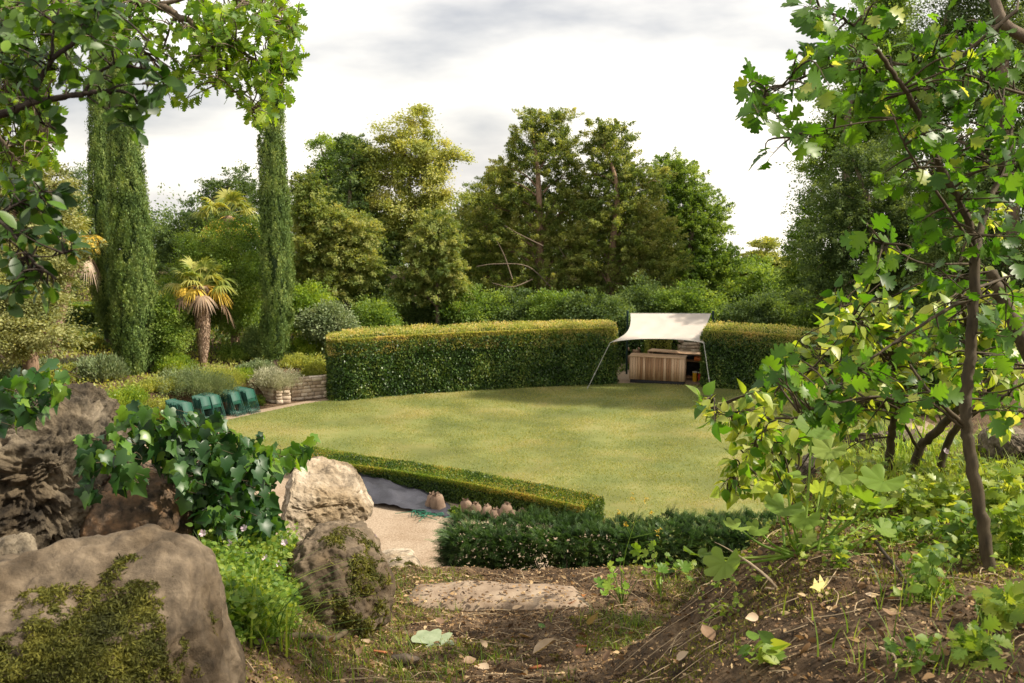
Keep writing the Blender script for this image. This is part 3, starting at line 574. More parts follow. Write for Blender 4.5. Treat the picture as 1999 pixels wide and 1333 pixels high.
# ================================================================== CLIPPED HEDGES
def hedge(name, label, front, width, height, leaf, n, size, seed, zb=0.0, top=None, ntop=0, topmat=None, cat='hedge', group=None, round_=.12, tpl=RHOMB, core=True, rough=.05, back=1, topsize=None, tophi=.16):
    """front: ground points of the front foot, left to right; body goes back from it"""
    rng = np.random.RandomState(seed); P = curve([(p[0], p[1], 0) for p in front], 10)
    D_ = np.gradient(P, axis=0); D_ = unit(D_); Nb = np.c_[-D_[:, 1], D_[:, 0], 0*D_[:, 0]]*back   # points back
    seg = np.r_[0, np.cumsum(np.linalg.norm(np.diff(P, axis=0), axis=1))]; Ltot = seg[-1]
    def frame(s): return np.c_[np.interp(s, seg, P[:, 0]), np.interp(s, seg, P[:, 1]), 0*s], unit(np.c_[np.interp(s, seg, Nb[:, 0]), np.interp(s, seg, Nb[:, 1]), 0*s])
    root = thing(name, label, cat, (P[:, 0].mean(), P[:, 1].mean(), zb), group)
    areas = np.array([Ltot*height, Ltot*width, Ltot*height*.6, width*height, width*height]); pr = areas/areas.sum()
    side = rng.choice(5, n, p=pr); s = rng.rand(n)*Ltot; h = rng.rand(n)*height; q = rng.rand(n)*width
    s = np.where(side == 3, 0.0, np.where(side == 4, Ltot, s)); h = np.where(side == 1, height, h); q = np.where(side == 0, 0, np.where(side == 2, width, q))
    P0, nb = frame(s); tang = np.cross(nb, [0, 0, 1.])       # along the hedge
    # rounded edges
    ex = np.minimum(np.minimum(q, width-q), 9)
    hh = h-np.where(h > height-round_, 0, 0)-np.clip(round_-ex, 0, round_)**2/round_*(h/height > .97)
    nrm = np.where((side == 0)[:, None], -nb, np.where((side == 1)[:, None], [[0, 0, 1.]], np.where((side == 2)[:, None], nb, np.where((side == 3)[:, None], -tang, tang))))
    wob = 1+.03*fbm(np.c_[s*.5, 0*s, 0*s+seed], 3, 1.)
    X_ = P0+nb*q[:, None]+np.c_[0*h, 0*h, hh*wob+zb]
    inset = np.clip(h-(height-round_), 0, round_)**2/round_*(side != 1)+.22*np.clip(np.minimum(s, Ltot-s)*-1+.25, 0, .25)*(side == 0)*2
    X_ = X_-nrm*inset[:, None]
    bump = fbm(X_*np.array([1, 1, 1.2]), 4, 2.2)*rough*1.6+rng.normal(size=n)*rough*.55
    X_ = X_+nrm*bump[:, None]
    t = nrm*.35+rng.normal(size=(n, 3))*.5-np.array([0, 0, .45])*(side != 1)[:, None]+np.array([0, 0, .5])*(side == 1)[:, None]; nn = nrm+rng.normal(size=(n, 3))*.55
    lm = MB(); scatter(lm, tpl, X_, t, nn, size*rng.uniform(.6, 1.35, n), np.clip(rng.rand(n)*.9+.25*fbm(X_, 2, .9), 0, 1))
    lm.build('foliage', LM[leaf], root)
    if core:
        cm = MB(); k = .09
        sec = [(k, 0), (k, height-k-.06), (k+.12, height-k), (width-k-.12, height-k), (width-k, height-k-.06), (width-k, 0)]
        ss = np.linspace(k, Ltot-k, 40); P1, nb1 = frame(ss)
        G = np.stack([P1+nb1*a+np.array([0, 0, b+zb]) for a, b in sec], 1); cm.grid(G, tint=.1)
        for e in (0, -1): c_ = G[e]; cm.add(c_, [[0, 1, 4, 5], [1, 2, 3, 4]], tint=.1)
        cm.build('inner_fill', M['hedgecore'], root)  # plain dark box, painting the shade inside the hedge
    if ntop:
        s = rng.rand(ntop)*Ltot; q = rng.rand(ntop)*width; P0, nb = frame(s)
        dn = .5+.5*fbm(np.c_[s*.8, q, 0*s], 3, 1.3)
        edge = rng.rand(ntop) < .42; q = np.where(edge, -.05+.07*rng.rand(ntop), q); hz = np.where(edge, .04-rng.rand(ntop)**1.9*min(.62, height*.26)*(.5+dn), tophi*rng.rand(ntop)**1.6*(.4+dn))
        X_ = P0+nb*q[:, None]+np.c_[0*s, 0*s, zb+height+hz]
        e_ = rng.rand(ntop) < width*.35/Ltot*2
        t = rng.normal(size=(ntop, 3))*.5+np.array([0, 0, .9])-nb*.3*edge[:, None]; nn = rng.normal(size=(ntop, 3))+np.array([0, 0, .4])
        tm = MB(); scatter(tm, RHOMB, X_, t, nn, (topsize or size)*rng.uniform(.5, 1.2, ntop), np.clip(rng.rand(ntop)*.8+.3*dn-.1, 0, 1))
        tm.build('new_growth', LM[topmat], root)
    return root
M['hedgecore'] = nmat('hedgecore', [(.008, .014, .004), (.02, .028, .008)], 9, 1, .5)  # near-black colour stands in for the hedge's shaded interior
G2 = lambda *pp: [tuple(gnd(a, b)[:2]) for a, b in pp]
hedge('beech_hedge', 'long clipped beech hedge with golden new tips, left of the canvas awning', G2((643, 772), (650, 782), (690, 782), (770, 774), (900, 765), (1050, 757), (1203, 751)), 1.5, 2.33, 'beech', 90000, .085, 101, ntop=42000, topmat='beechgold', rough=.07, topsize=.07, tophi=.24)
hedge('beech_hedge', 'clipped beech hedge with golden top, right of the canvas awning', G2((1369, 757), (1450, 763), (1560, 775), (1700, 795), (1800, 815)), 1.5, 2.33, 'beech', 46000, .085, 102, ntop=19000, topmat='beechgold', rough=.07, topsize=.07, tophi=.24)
hf = [tuple(gnd(a, b, .6)[:2]) for a, b in ((560, 886), (680, 908), (780, 922), (880, 939), (1000, 962), (1090, 981), (1142, 992))]
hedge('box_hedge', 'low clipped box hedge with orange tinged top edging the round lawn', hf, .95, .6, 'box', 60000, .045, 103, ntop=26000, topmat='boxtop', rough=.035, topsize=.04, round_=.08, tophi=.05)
hedge('yew_hedge', 'small dark flat-topped yew hedge far behind the left end conifer', [(at(x, 640, 45)[0], 44.6) for x in (112, 150, 186)], 1.2, 1.15, 'yewdark', 9000, .09, 104, zb=tz(-20, 44.6)-.05, ntop=4000, topmat='bright', topsize=.07, tophi=.06)
# hedges behind the bar
hedge('beech_hedge', 'pale sunlit clipped hedge end seen under the canvas behind the bar', [(at(x, 690, 44)[0], 43.6) for x in (1268, 1290, 1308)], 1.0, 1.9, 'lime', 7000, .08, 105, rough=.06)  # sunlight on this hedge end is put into the lime leaf colour
hedge('beech_hedge', 'dark clipped hedge under the awning right behind the bar', [(at(x, 690, 45)[0], 44.8) for x in (1306, 1340, 1385)], 1.0, 2.1, 'yewdark', 6000, .09, 106, rough=.06)
hedge('beech_hedge', 'dark clipped hedge under the awning left behind the bar', [(at(x, 690, 45)[0], 44.8) for x in (1200, 1240, 1268)], 1.0, 2.1, 'beech', 6000, .09, 107, rough=.06)

# ragged yew hedge below the stone step
def yewrow():
    rng = np.random.RandomState(110); x0, x1 = -1.12, 5.2; y0 = 17.5; wd = 1.15; top = 1.76
    root = thing('yew_hedge', 'ragged dark yew hedge with feathery shoots just below the stone step', 'hedge', (2, y0+.5, 0))
    cm = MB(); n0 = 7500; tips = []
    for k in range(n0):
        x = rng.uniform(x0, x1); q = rng.rand(); s = rng.rand()
        tz_ = top+.24*fbm([[x*1.5, q, 3]], 3, 1.5)[0]
        if s < .5: p = np.array([x, y0+rng.normal()*.07, tz_*rng.rand()**.8]); o = np.array([0, -1, .55])
        elif s < .86: p = np.array([x, y0+wd*q, tz_]); o = np.array([rng.normal()*.4, -.2, 1.])
        else: p = np.array([x0+rng.normal()*.08, y0+wd*q, tz_*rng.rand()**.8]); o = np.array([-1, -.2, .5])
        tips.append((p, o))
    P0 = np.array([t[0] for t in tips]); O = unit(np.array([t[1] for t in tips])+rng.normal(size=(n0, 3))*.3)
    k = fbm(P0*np.array([1, 1, .7]), 3, 1.6); low = P0[:, 2] < 1.45; keep = ~(low & (k < -.2)); P0 = P0[keep]; O = O[keep]; m = len(P0)
    # every spray: a stem with needles in two ranks
    Ls = rng.uniform(.12, .30, m)*np.where(rng.rand(m) < .08, 1.7, 1); ns = 20
    u = np.tile(np.linspace(.08, 1, ns), m); i = np.repeat(np.arange(m), ns); sgn = np.where(np.arange(m*ns) % 2, 1., -1.)
    sd_ = unit(np.cross(O, np.array([0, 0, 1.])+rng.normal(size=(m, 3))*.3)); up_ = np.cross(sd_, O)
    pos = P0[i]+O[i]*(u*Ls[i])[:, None]-np.array([0, 0, 1.])*(u**2*Ls[i]*.25)[:, None]
    t = sd_[i]*sgn[:, None]+O[i]*.7; nn = up_[i]
    scatter(cm, RHOMB, pos, t, nn, .062*(1.15-u*.6), np.clip(.25+.5*u+.3*(rng.rand(m)[i]-.5), 0, 1), 0, .42)
    cm.build('foliage', LM['yewsoft'], root)
    sm = MB()
    for k in range(34):
        x = rng.uniform(x0+.1, x1); y = y0+rng.uniform(.2, .9); a = np.array([x, y, -.1]); 
        for b in range(4):
            e = a+np.array([rng.normal()*.35, rng.normal()*.3, rng.uniform(1.2, 1.8)]); sm.tube(curve([a, (a+e)/2+rng.normal(size=3)*.08, e], 4), [.022, .006], 5, cap=False)
    sm.build('stem', M['bark_dark'], root)
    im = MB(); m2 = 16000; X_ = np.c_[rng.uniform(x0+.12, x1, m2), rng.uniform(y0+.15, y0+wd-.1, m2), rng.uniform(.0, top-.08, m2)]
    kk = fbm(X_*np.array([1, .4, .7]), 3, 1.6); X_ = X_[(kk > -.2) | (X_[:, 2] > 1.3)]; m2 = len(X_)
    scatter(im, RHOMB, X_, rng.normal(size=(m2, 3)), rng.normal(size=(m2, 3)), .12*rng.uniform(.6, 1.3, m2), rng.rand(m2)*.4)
    im.build('inner_fill', LM['yewdark'], root)
LM['yewsoft'] = leafmat('yewsoft_leaf', [(.012, .028, .012), (.028, .055, .02), (.055, .105, .035), (.11, .17, .06)], .25, .5, 1.2, tcol=(1.6, 1.8, .8))
yewrow()

# ================================================================== AWNING AND BAR
M['canvas'] = nmat('canvas', [(.52, .47, .42), (.62, .57, .52)], 1.5, .9, .25, bscale=5, dist=.03)
_t = M['canvas'].node_tree; _b = _t.nodes['Principled BSDF']; _tr = _t.nodes.new('ShaderNodeBsdfTranslucent'); _tr.inputs[0].default_value = (.8, .72, .64, 1)
_ms = _t.nodes.new('ShaderNodeMixShader'); _ms.inputs[0].default_value = .3; _t.links.new(_b.outputs[0], _ms.inputs[1]); _t.links.new(_tr.outputs[0], _ms.inputs[2]); _t.links.new(_ms.outputs[0], _t.nodes['Material Output'].inputs[0])
M['pole'] = nmat('pole', [(.01, .03, .028), (.02, .05, .045)], 8, .5, .05)
M['rope'] = nmat('rope', [(.3, .3, .27), (.42, .42, .38)], 60, .9, .3)
M['cedar'] = nmat('cedar', [(.30, .17, .09), (.46, .29, .17), (.60, .42, .28)], 3, .6, .25, stretch=(5, 5, .35), tint=.7, dist=.004)
M['black'] = nmat('black', [(.012, .012, .014), (.022, .022, .025)], 9, .6, .1)
M['earthy'] = nmat('earthy', [(.16, .10, .06), (.3, .2, .13)], 9, .9, .5)
YB, YF = 42.3, 39.25
def aty(px, py, y):  # point on the vertical plane at distance y
    a = at(px, py, 1)-np.array([0, 0, ZC]); return np.array([0, 0, ZC])+a*(y/a[1])
aw = thing('canvas_awning', 'off-white canvas awning stretched between the two long hedges over the bar', 'awning', (*aty(1290, 612, 41)[:2], 0))
TL, TR, BL, BR = aty(1231, 611.5, YB), aty(1388, 612, YB), aty(1191, 669, YF), aty(1374, 670, YF)
nu, nv = 40, 24; G = np.zeros((nv, nu, 3))
for j, v in enumerate(np.linspace(0, 1, nv)):
    for i, u in enumerate(np.linspace(0, 1, nu)):
        p = (TL*(1-u)+TR*u)*(1-v)+(BL*(1-u)+BR*u)*v
        p[0] += .30*math.sin(math.pi*v)**1*((1-u)**3)-.12*math.sin(math.pi*v)*u**3
        p[2] += -.22*math.sin(math.pi*v)*(.6+.4*math.sin(math.pi*u))+.14*(math.sin(math.pi*u)**.6)*v**2
        p[1] += .25*math.sin(math.pi*u)*v*v
        p[2] += .012*math.sin(u*23+v*9)*math.sin(math.pi*v)+.03*math.exp(-((u-.5)*6)**2)*math.sin(v*6)
        G[j, i] = p
cm = MB(); cm.grid(G); G2_ = G.copy(); G2_[..., 2] -= .006; cm.grid(G2_[:, ::-1]); cm.build('canvas', M['canvas'], aw, smooth=True)
hm = MB(); hm.tube(G[0], .014, 6); hm.tube(G[-1], .012, 6); hm.tube(G[:, 0], .012, 6); hm.tube(G[:, -1], .012, 6); hm.build('hem', M['rope'], aw)
for p in (TL+[-.12, .05, .02], TR+[.1, .05, .02]):
    pm = MB(); pm.tube([[p[0], p[1], -.1], [p[0], p[1], p[2]+.05]], .045, 10); pm.tube([[p[0], p[1], p[2]-.02], p+np.array([0, 0, .08])], .055, 10); pm.build('pole', M['pole'], aw, smooth=True)
for p, q in ((BL, gnd(1146, 760)), (BR, gnd(1389, 774))):
    pm = MB(); pm.tube([p, p*.5+q*.5, q], .015, 6); m_ = p*.35+q*.65; pm.tube([m_, m_+(q-p)*.04], .026, 8); pm.tube([q+[0, 0, -.05], q+[.02, 0, .1]], .018, 6); pm.build('guy_rope', M['rope'], aw)

def planked(root, A, B_, z0, z1, name, back, side=True):
    """board cladding between ground points A and B"""
    d = B_-A; Lg = np.linalg.norm(d[:2]); u = d/Lg; n_ = max(6, int(Lg/.105)); m_ = MB(); r_ = np.random.RandomState(5)
    rz = math.atan2(u[1], u[0])
    for k in range(n_):
        c = A+u*((k+.5)*Lg/n_); m_.box((c[0], c[1], (z0+z1)/2), (Lg/n_-.008, .022+.004*r_.rand(), z1-z0), rz, tint=r_.rand())
    return m_.build(name, M['cedar'], root)
A, B_ = gnd(1229, 747.5), gnd(1335, 753.2); u = (B_-A)/np.linalg.norm(B_-A); nb = np.array([-u[1], u[0], 0]); dep = .62
bar = thing('bar_counter', 'wooden bar counter clad in upright cedar boards under the canvas awning', 'bar counter', (A+B_)/2)
rz = math.atan2(u[1], u[0]); Lg = np.linalg.norm(B_-A); mid = (A+B_)/2
planked(bar, A, B_, .17, 1.12, 'front_panel', nb)
planked(bar, B_+u*.012+nb*.012, B_+u*.012+nb*dep, .17, 1.12, 'side_panel', nb)
planked(bar, A-u*.012+nb*dep, A-u*.012+nb*.012, .17, 1.12, 'side_panel', nb)
m_ = MB(); c = mid+nb*dep/2; m_.box((c[0], c[1], 1.145), (Lg+.08, dep+.08, .045), rz, bev=.006, tint=.8); m_.build('worktop', M['cedar'], bar)
m_ = MB(); m_.box((c[0]+.012*nb[0], c[1], .08), (Lg-.02, dep-.04, .17), rz, bev=.004); m_.build('plinth', M['black'], bar)
m_ = MB(); m_.box((c[0], c[1], .64), (Lg-.06, dep-.06, .94), rz); m_.build('carcass', M['black'], bar)
A2 = A+nb*1.45+u*.55; B2 = B_+nb*1.0+u*.75
A2 = np.array([A2[0], A2[1], 0]); B2 = np.array([B2[0], B2[1], 0]); L2 = np.linalg.norm(B2-A2); u2 = (B2-A2)/L2; r2 = math.atan2(u2[1], u2[0]); n2 = np.array([-u2[1], u2[0], 0])
bk = thing('back_counter', 'second wooden counter with open shelves standing behind the bar', 'counter', (A2+B2)/2)
m_ = MB(); c = (A2+B2)/2+n2*.3; m_.box((c[0], c[1], 1.13), (L2+.06, .62, .04), r2, bev=.006, tint=.7); m_.build('worktop', M['cedar'], bk)
for k in (0, .5, 1):
    p = A2*(1-k)+B2*k+n2*.3; m_ = MB(); m_.box((p[0], p[1], .555), (.07, .56, 1.11), r2, tint=.5); m_.build('upright', M['cedar'], bk)
m_ = MB(); p = c+n2*.27; m_.box((p[0], p[1], .56), (L2-.1, .02, 1.09), r2); m_.build('back_panel', M['black'], bk)
m_ = MB(); m_.box((c[0], c[1], .12), (L2-.1, .5, .03), r2, tint=.2); m_.box((c[0], c[1]-.01, .82), (L2-.1, .45, .03), r2, tint=.2); m_.build('shelf', M['cedar'], bk)
def tub(name, label, cat, p, r, h, col):
    m, t, b = newmat(name); b.inputs['Base Color'].default_value = c4(col); b.inputs['Roughness'].default_value = .4
    root = thing(name, label, cat, p); m_ = MB(); m_.tube([p, p+[0, 0, h*.5], p+[0, 0, h]], [r*.85, r*.93, r], 14); m_.build('body', m, root, smooth=True)
    m_ = MB(); m_.tube([p+[0, 0, h*.96], p+[0, 0, h*1.03]], [r*1.08, r*1.05], 14); m_.build('lid', M['tublid'], root)
M['tublid'] = nmat('tublid', [(.6, .58, .5), (.7, .68, .6)], 4, .5, 0)
q = B2-u2*.28-n2*.06; tub('plastic_tub', 'yellow plastic tub standing beside the right end of the bar', 'tub', np.array([q[0]-.12, q[1], .0]), .1, .42, (.75, .42, .02))
tub('plastic_tub', 'red plastic tub next to the yellow tub behind the bar', 'tub', np.array([q[0]+.10, q[1]-.02, .0]), .09, .4, (.55, .06, .04))
m, t_, b_ = newmat('orange_crate'); b_.inputs['Base Color'].default_value = (.6, .16, .03, 1)
cb = MB(); q = B2-u2*.3+n2*.25; cb.box((q[0], q[1], .93), (.4, .3, .16), r2, bev=.01); o = cb.build('crate', m, None, loc=(q[0], q[1], .85)); tag(o, 'small orange crate on the upper shelf of the back counter', 'crate')
# ruined stone arch behind the bar
def stones(m_, p0, p1, h, th, r_, course=.14, jag=.0, z0=0.):
    d = p1-p0; Lg = np.linalg.norm(d[:2]); u = d/Lg; rz = math.atan2(u[1], u[0]); z = z0; row = 0
    while z < z0+h-.03:
        ch = min(course*r_.uniform(.75, 1.25), z0+h-z); s = -r_.rand()*.1
        while s < Lg:
            w_ = r_.uniform(.16, .42)
            a = max(s, 0); b = min(s+w_, Lg)
            if b-a > .04 and not (jag and z > z0+h*.5 and r_.rand() < jag):
                c = p0+u*((a+b)/2); off = r_.uniform(-.02, .02)
                m_.box((c[0]-u[1]*off, c[1]+u[0]*off, z+ch/2), (b-a-.012, th*r_.uniform(.95, 1.03), ch-.012), rz+r_.uniform(-.02, .02), tint=r_.rand(), bev=.012, jit=.006, rng=r_)
            s += w_
        z += ch; row += 1
r_ = np.random.RandomState(8)
p = aty(1345, 690, 43.8); m_ = MB(); stones(m_, np.array([p[0]-.5, 43.8, 0]), np.array([p[0]+.5, 43.8, 0]), 1.75, .4, r_, jag=.3)
tag(m_.build('stone_ruin', M['wallstone'], None, loc=(p[0], 43.8, 0)), 'weathered stone pier glimpsed behind the right end of the bar', 'stone pier')
m_ = MB(); stones(m_, np.array([aty(1238, 690, 44)[0]-.35, 44.0, 0]), np.array([aty(1238, 690, 44)[0]+.25, 44.0, 0]), .9, .4, r_, jag=.3)
tag(m_.build('stone_ruin', M['earthy'], None, loc=(aty(1238, 690, 44)[0], 44, 0)), 'low brown stonework behind the left end of the bar', 'stonework')

# ================================================================== DRY STONE WALL AND PLANTS ON IT
r_ = np.random.RandomState(12)
c0, c1, c2, c3 = gnd(536, 789), gnd(566, 786.5), gnd(572, 782), gnd(664, 773); c4_ = gnd(503, 781)
wall = thing('stone_wall', 'low dry stone retaining wall of pale uneven blocks behind the folded chairs', 'wall', (*((c1+c3)/2)[:2], 0))
m_ = MB(); stones(m_, c2+[-.1, .1, 0], c3+[0, .1, 0], .86, .3, r_); m_.build('wall_face', M['wallstone'], wall)
m_ = MB(); pc = (c0+c1)/2+np.array([0, .32, 0]); stones(m_, c0+[0.02, .12, 0], c1+[0, .12, 0], .78, .26, r_); stones(m_, c0+[.02, .25, 0]-np.array([.12, 0, 0])*0, c4_+[0, .1, 0], .74, .3, r_)
m_.build('corner_pier', M['wallstone'], wall)
m_ = MB(); e = gnd(440, 800); stones(m_, e+[-.6, .9, 0], c4_+[-.05, .2, 0], .55, .3, r_); m_.build('wall_face', M['wallstone'], wall)

def bush(name, label, px, pyb, rpx, leaf, seed, n=6000, size=.06, tall=.8, cat='shrub', up=.4, tpl=RHOMB, group=None, z=None, stems=5, wid=1.0, spike=0.0):
    b = on_ground(px, pyb) if z is None else gnd(px, pyb, z); d = depth_of(b); r = rpx*d/F; rng = np.random.RandomState(seed)
    root = thing(name, label, cat, b, group); m_ = MB()
    n = int(n*1.5); nc = max(12, n//50); dr = unit(rng.normal(size=(nc, 3))); dr[:, 2] = np.abs(dr[:, 2]); lump = 1+.4*fbm(dr+seed*1.7, 3, 1.8)
    sb = rng.normal(size=(6, 3))*np.array([r*.55, r*.45, 0]); ss_ = rng.uniform(.38, .85, 6); ss_[0] = .85; sb[0] *= .3; wi = rng.choice(6, nc, p=ss_**2/(ss_**2).sum())
    cc = b+sb[wi]+dr*np.array([r, r, r*2*tall*.8])*(lump*rng.rand(nc)**.35*ss_[wi])[:, None]
    ci = rng.randint(0, nc, n); od = unit(cc[ci]-b+np.array([0, 0, .2]))
    pos = cc[ci]+rng.normal(size=(n, 3))*r*.11+np.array([0, 0, 1.])*(spike*rng.rand(n)*r*.5)[:, None]
    t = od*(.7+spike)+np.array([0, 0, up+spike])+rng.normal(size=(n, 3))*.45
    scatter(m_, tpl, pos, t, od+rng.normal(size=(n, 3))*.5, size*rng.uniform(.6, 1.35, n), np.clip(.6*rng.rand(n)+.5*rng.rand(nc)[ci]-.05, 0, 1), 0, wid)
    m_.build('foliage', LM[leaf], root)
    sm = MB()
    for k in range(stems):
        e = cc[rng.randint(nc)]; sm.tube(curve([b+[0, 0, -.05], (b+e)/2+rng.normal(size=3)*r*.1, e], 4), [.02, .005], 5, cap=False)
    sm.build('stem', M['bark_dark'], root)
    return root
BUSH = [
 ('white_shrub', 'silvery white santolina bush crowning the stone pier of the wall', 536, 752, 34, 'grey', 9000, .07, .45, 'z'),
 ('shrub', 'grey-green bush on the bank left of the white bush', 498, 724, 26, 'olive', 5000, .07, .5),
 ('shrub', 'yellow-green bush on top of the wall next to the long hedge', 634, 735, 36, 'lime', 7000, .07, .8),
 ('shrub', 'green bush with orange-red berries above the stone wall', 612, 690, 34, 'bright', 7000, .08, .6),
 ('shrub', 'dark green low bush spilling over the stone wall', 600, 750, 30, 'olive', 6500, .06, .45),
 ('rosemary_bush', 'upright rosemary bush directly behind the folded chairs', 385, 770, 46, 'olive', 11000, .07, .55),
 ('rosemary_bush', 'lime tipped rosemary bush right of the palm trunk', 440, 765, 46, 'lime', 10000, .07, .5),
 ('shrub', 'low dark bush tucked beside the left side of the stone pier', 487, 786, 22, 'green', 4500, .06, .6),
 ('heather_bush', 'tan and green heather bush left of the folded chairs', 310, 812, 48, 'lime', 9000, .06, .55),
 ('shrub', 'pale green fern-like bush at the foot of the widest cypress', 232, 792, 42, 'bright', 7500, .07, .5),
 ('shrub', 'bright lime shrub left of the shaggy palm trunk', 330, 728, 32, 'bright', 9000, .08, .7),
 ('shrub', 'fresh green low shrub at the foot of the palm trunk', 412, 742, 26, 'lime', 6000, .07, .4),
 ('shrub', 'yellowish heather mound just right of the widest cypress', 300, 762, 34, 'lime', 6500, .06, .4),
 ('grass_clump', 'fountain of thin grey-green grass above the tall boulder', 205, 742, 36, 'olive', 7000, .12, .7),
 ('shrub', 'pale flowering bush on the bank behind the tall boulder', 150, 722, 36, 'grey', 7000, .05, .4),
 ('shrub', 'lime green bush in the middle of the left bank', 112, 742, 40, 'lime', 8000, .07, .5),
 ('shrub', 'olive green bush near the left edge of the bank', 40, 742, 46, 'olive', 8000, .07, .5),
 ('shrub', 'small lime bush high on the left bank by the flat-topped hedge', 168, 678, 26, 'lime', 5000, .08, .5),
 ('shrub', 'pale grey bush hanging beside the slimmer cypress', 205, 640, 24, 'grey', 5000, .09, 1.2),
 ('shrub', 'low green bush on the path side of the left bank', 60, 800, 56, 'lime', 9000, .07, .45),
 ('shrub', 'green bush half hidden behind the tall boulder top', 165, 800, 50, 'olive', 8000, .07, .5),
 ('shrub', 'low herb mound right of the narrow cypress foot', 575, 715, 28, 'lime', 5000, .06, .5),
 ('shrub', 'dark juniper with arching branch left of the narrow cypress', 505, 700, 32, 'cypress', 10000, .08, 1.5),
 ('shrub', 'deep green shrub in the shade under the upper palm', 455, 700, 28, 'green', 6000, .08, .7),
 ('shrub', 'small bright bush on the bank between palm and white bush', 465, 735, 24, 'bright', 4000, .07, .4),
]
for i, bb in enumerate(BUSH):
    zz = .72 if len(bb) > 9 else None
    bush(bb[0], bb[1], bb[2], bb[3], bb[4], bb[5], 300+i, bb[6], bb[7], bb[8], z=zz, spike=.9 if 'rosemary' in bb[0] or 'grass' in bb[0] or 'white' in bb[0] else .15, wid=.5 if 'rosemary' in bb[0] or 'white' in bb[0] or 'grass' in bb[0] else 1.0)
# ground cover and loose stones of the bank
rng = np.random.RandomState(77); m_ = MB(); X_ = np.c_[rng.uniform(-32, -4, 60000), rng.uniform(28, 60, 60000)]
dd = (X_[:, 0]+8)*-.7+(X_[:, 1]-36.6)*.7-1; kf = fbm(np.c_[X_, 0*dd], 3, .7); X_ = X_[(dd > .9) & (kf > -.25)]; n_ = len(X_)
b3 = np.c_[X_, terr(X_[:, 0], X_[:, 1])+rng.rand(n_)*.16]
scatter(m_, RHOMB, b3, rng.normal(size=(n_, 3))+[0, 0, 1.2], rng.normal(size=(n_, 3)), .13*rng.uniform(.5, 1.3, n_), rng.rand(n_))
tag(m_.build('ground_cover', LM['lime']), 'low mixed green ground cover spread over the left bank', 'ground cover', kind='stuff')
rng = np.random.RandomState(78); m_ = MB(); X_ = np.c_[rng.uniform(-20, 34, 90000), rng.uniform(40.5, 75, 90000)]
X_ = X_[(X_[:, 1] > 42.5) | (X_[:, 0] > 9.5) | (X_[:, 0] < -7)]; n_ = len(X_)
b3 = np.c_[X_, terr(X_[:, 0], X_[:, 1])+rng.rand(n_)*.22]
scatter(m_, RHOMB, b3, rng.normal(size=(n_, 3))+[0, 0, 1.2], rng.normal(size=(n_, 3)), .2*rng.uniform(.5, 1.3, n_), rng.rand(n_))
tag(m_.build('ground_cover', LM['yewdark']), 'dark ivy and undergrowth on the woodland floor behind the hedges', 'undergrowth', kind='stuff')

# ================================================================== PALMS
def frond(mb, c, az, el, L1, Rf, rng, droop=.5, nseg=20, tint=.5):
    d = np.array([math.cos(az)*math.cos(el), math.sin(az)*math.cos(el), math.sin(el)]); s_ = unit(np.cross(d, [0, 0, 1.])); n_ = np.cross(s_, d)
    tip = c+d*L1-np.array([0, 0, .1*L1]); mb.tube(curve([c, c+d*L1*.5+[0, 0, .03], tip], 4), [.02, .01], 5, tint=tint, cap=False)
    for k in range(nseg):
        a = R(-105)+R(210)*k/(nseg-1)+rng.normal()*.03; dr = d*math.cos(a)+s_*math.sin(a)
        w_ = .028*Rf/.6; ln = Rf*(.75+.25*math.cos(a))*rng.uniform(.9, 1.05); pr = unit(np.cross(dr, n_))
        u = np.linspace(0, 1, 5); P_ = tip+dr*ln*u[:, None]+n_*(.08*Rf*np.sin(u*3))[:, None]-np.array([0, 0, 1.])*(droop*Rf*u**2.2*rng.uniform(.7, 1.3))[:, None]
        ww = np.array([.25, .8, 1, .7, .05])*w_
        V = np.concatenate([P_-pr*ww[:, None], P_+n_*.008, P_+pr*ww[:, None]]); q = [[i, i+1, i+6, i+5] for i in range(4)]+[[i+5, i+6, i+11, i+10] for i in range(4)]
        mb.add(V, q, tint=np.clip(tint+rng.normal()*.15, 0, 1))
def palm(label, base, top, rs, D, size, seed, kinds, group='fan palms on the left bank'):
    rng = np.random.RandomState(seed); root = thing('fan_palm', label, 'palm tree', base, group)
    T = curve([base-np.array([0, 0, .2]), base*.6+top*.4+[.03, 0, 0], top], 12); rr = np.interp(np.linspace(0, 1, len(T)), np.linspace(0, 1, len(rs)), rs)
    m_ = MB(); m_.tube(T, rr*(1+.12*np.sin(np.arange(len(T))*2.2)), 12, tint=.4)
    # shaggy fibre
    n_ = 2600; u = rng.rand(n_)**.7*.98+.02; P_ = np.c_[[np.interp(u, np.linspace(0, 1, len(T)), T[:, i]) for i in range(3)]].T; r0 = np.interp(u, np.linspace(0, 1, len(T)), rr)
    an = rng.uniform(0, 6.28, n_); o_ = np.c_[np.cos(an), np.sin(an), 0*an]
    scatter(m_, RHOMB, P_+o_*r0[:, None]*.97, o_*.6+[0, 0, 1.]*np.where(rng.rand(n_) < .5, 1, -1)[:, None], o_, .4*r0+.03, rng.rand(n_), 0, .4)
    m_.build('trunk', M['palmtrunk'], root, smooth=False)
    for kind, n, e0, e1, L1, dr in kinds:
        for k in range(n):
            az = 6.283*(k+rng.rand()*.6)/n+seed; m_ = MB(); frond(m_, top+[0, 0, .05], az, R(rng.uniform(e0, e1)), L1*size*rng.uniform(.85, 1.1), .62*size*rng.uniform(.85, 1.1), rng, dr, tint=rng.rand())
            o = m_.build('dead_frond' if kind == 'palmdead' else 'frond', LM[kind], root)
            if kind == 'palmyellow': o['label'] = 'yellowing fan frond'
    return root
M['palmtrunk'] = nmat('palmtrunk', [(.14, .09, .06), (.32, .22, .15), (.5, .38, .28)], 8, .95, .6, tint=.5)
pb = on_ground(397, 718); dd = depth_of(pb)
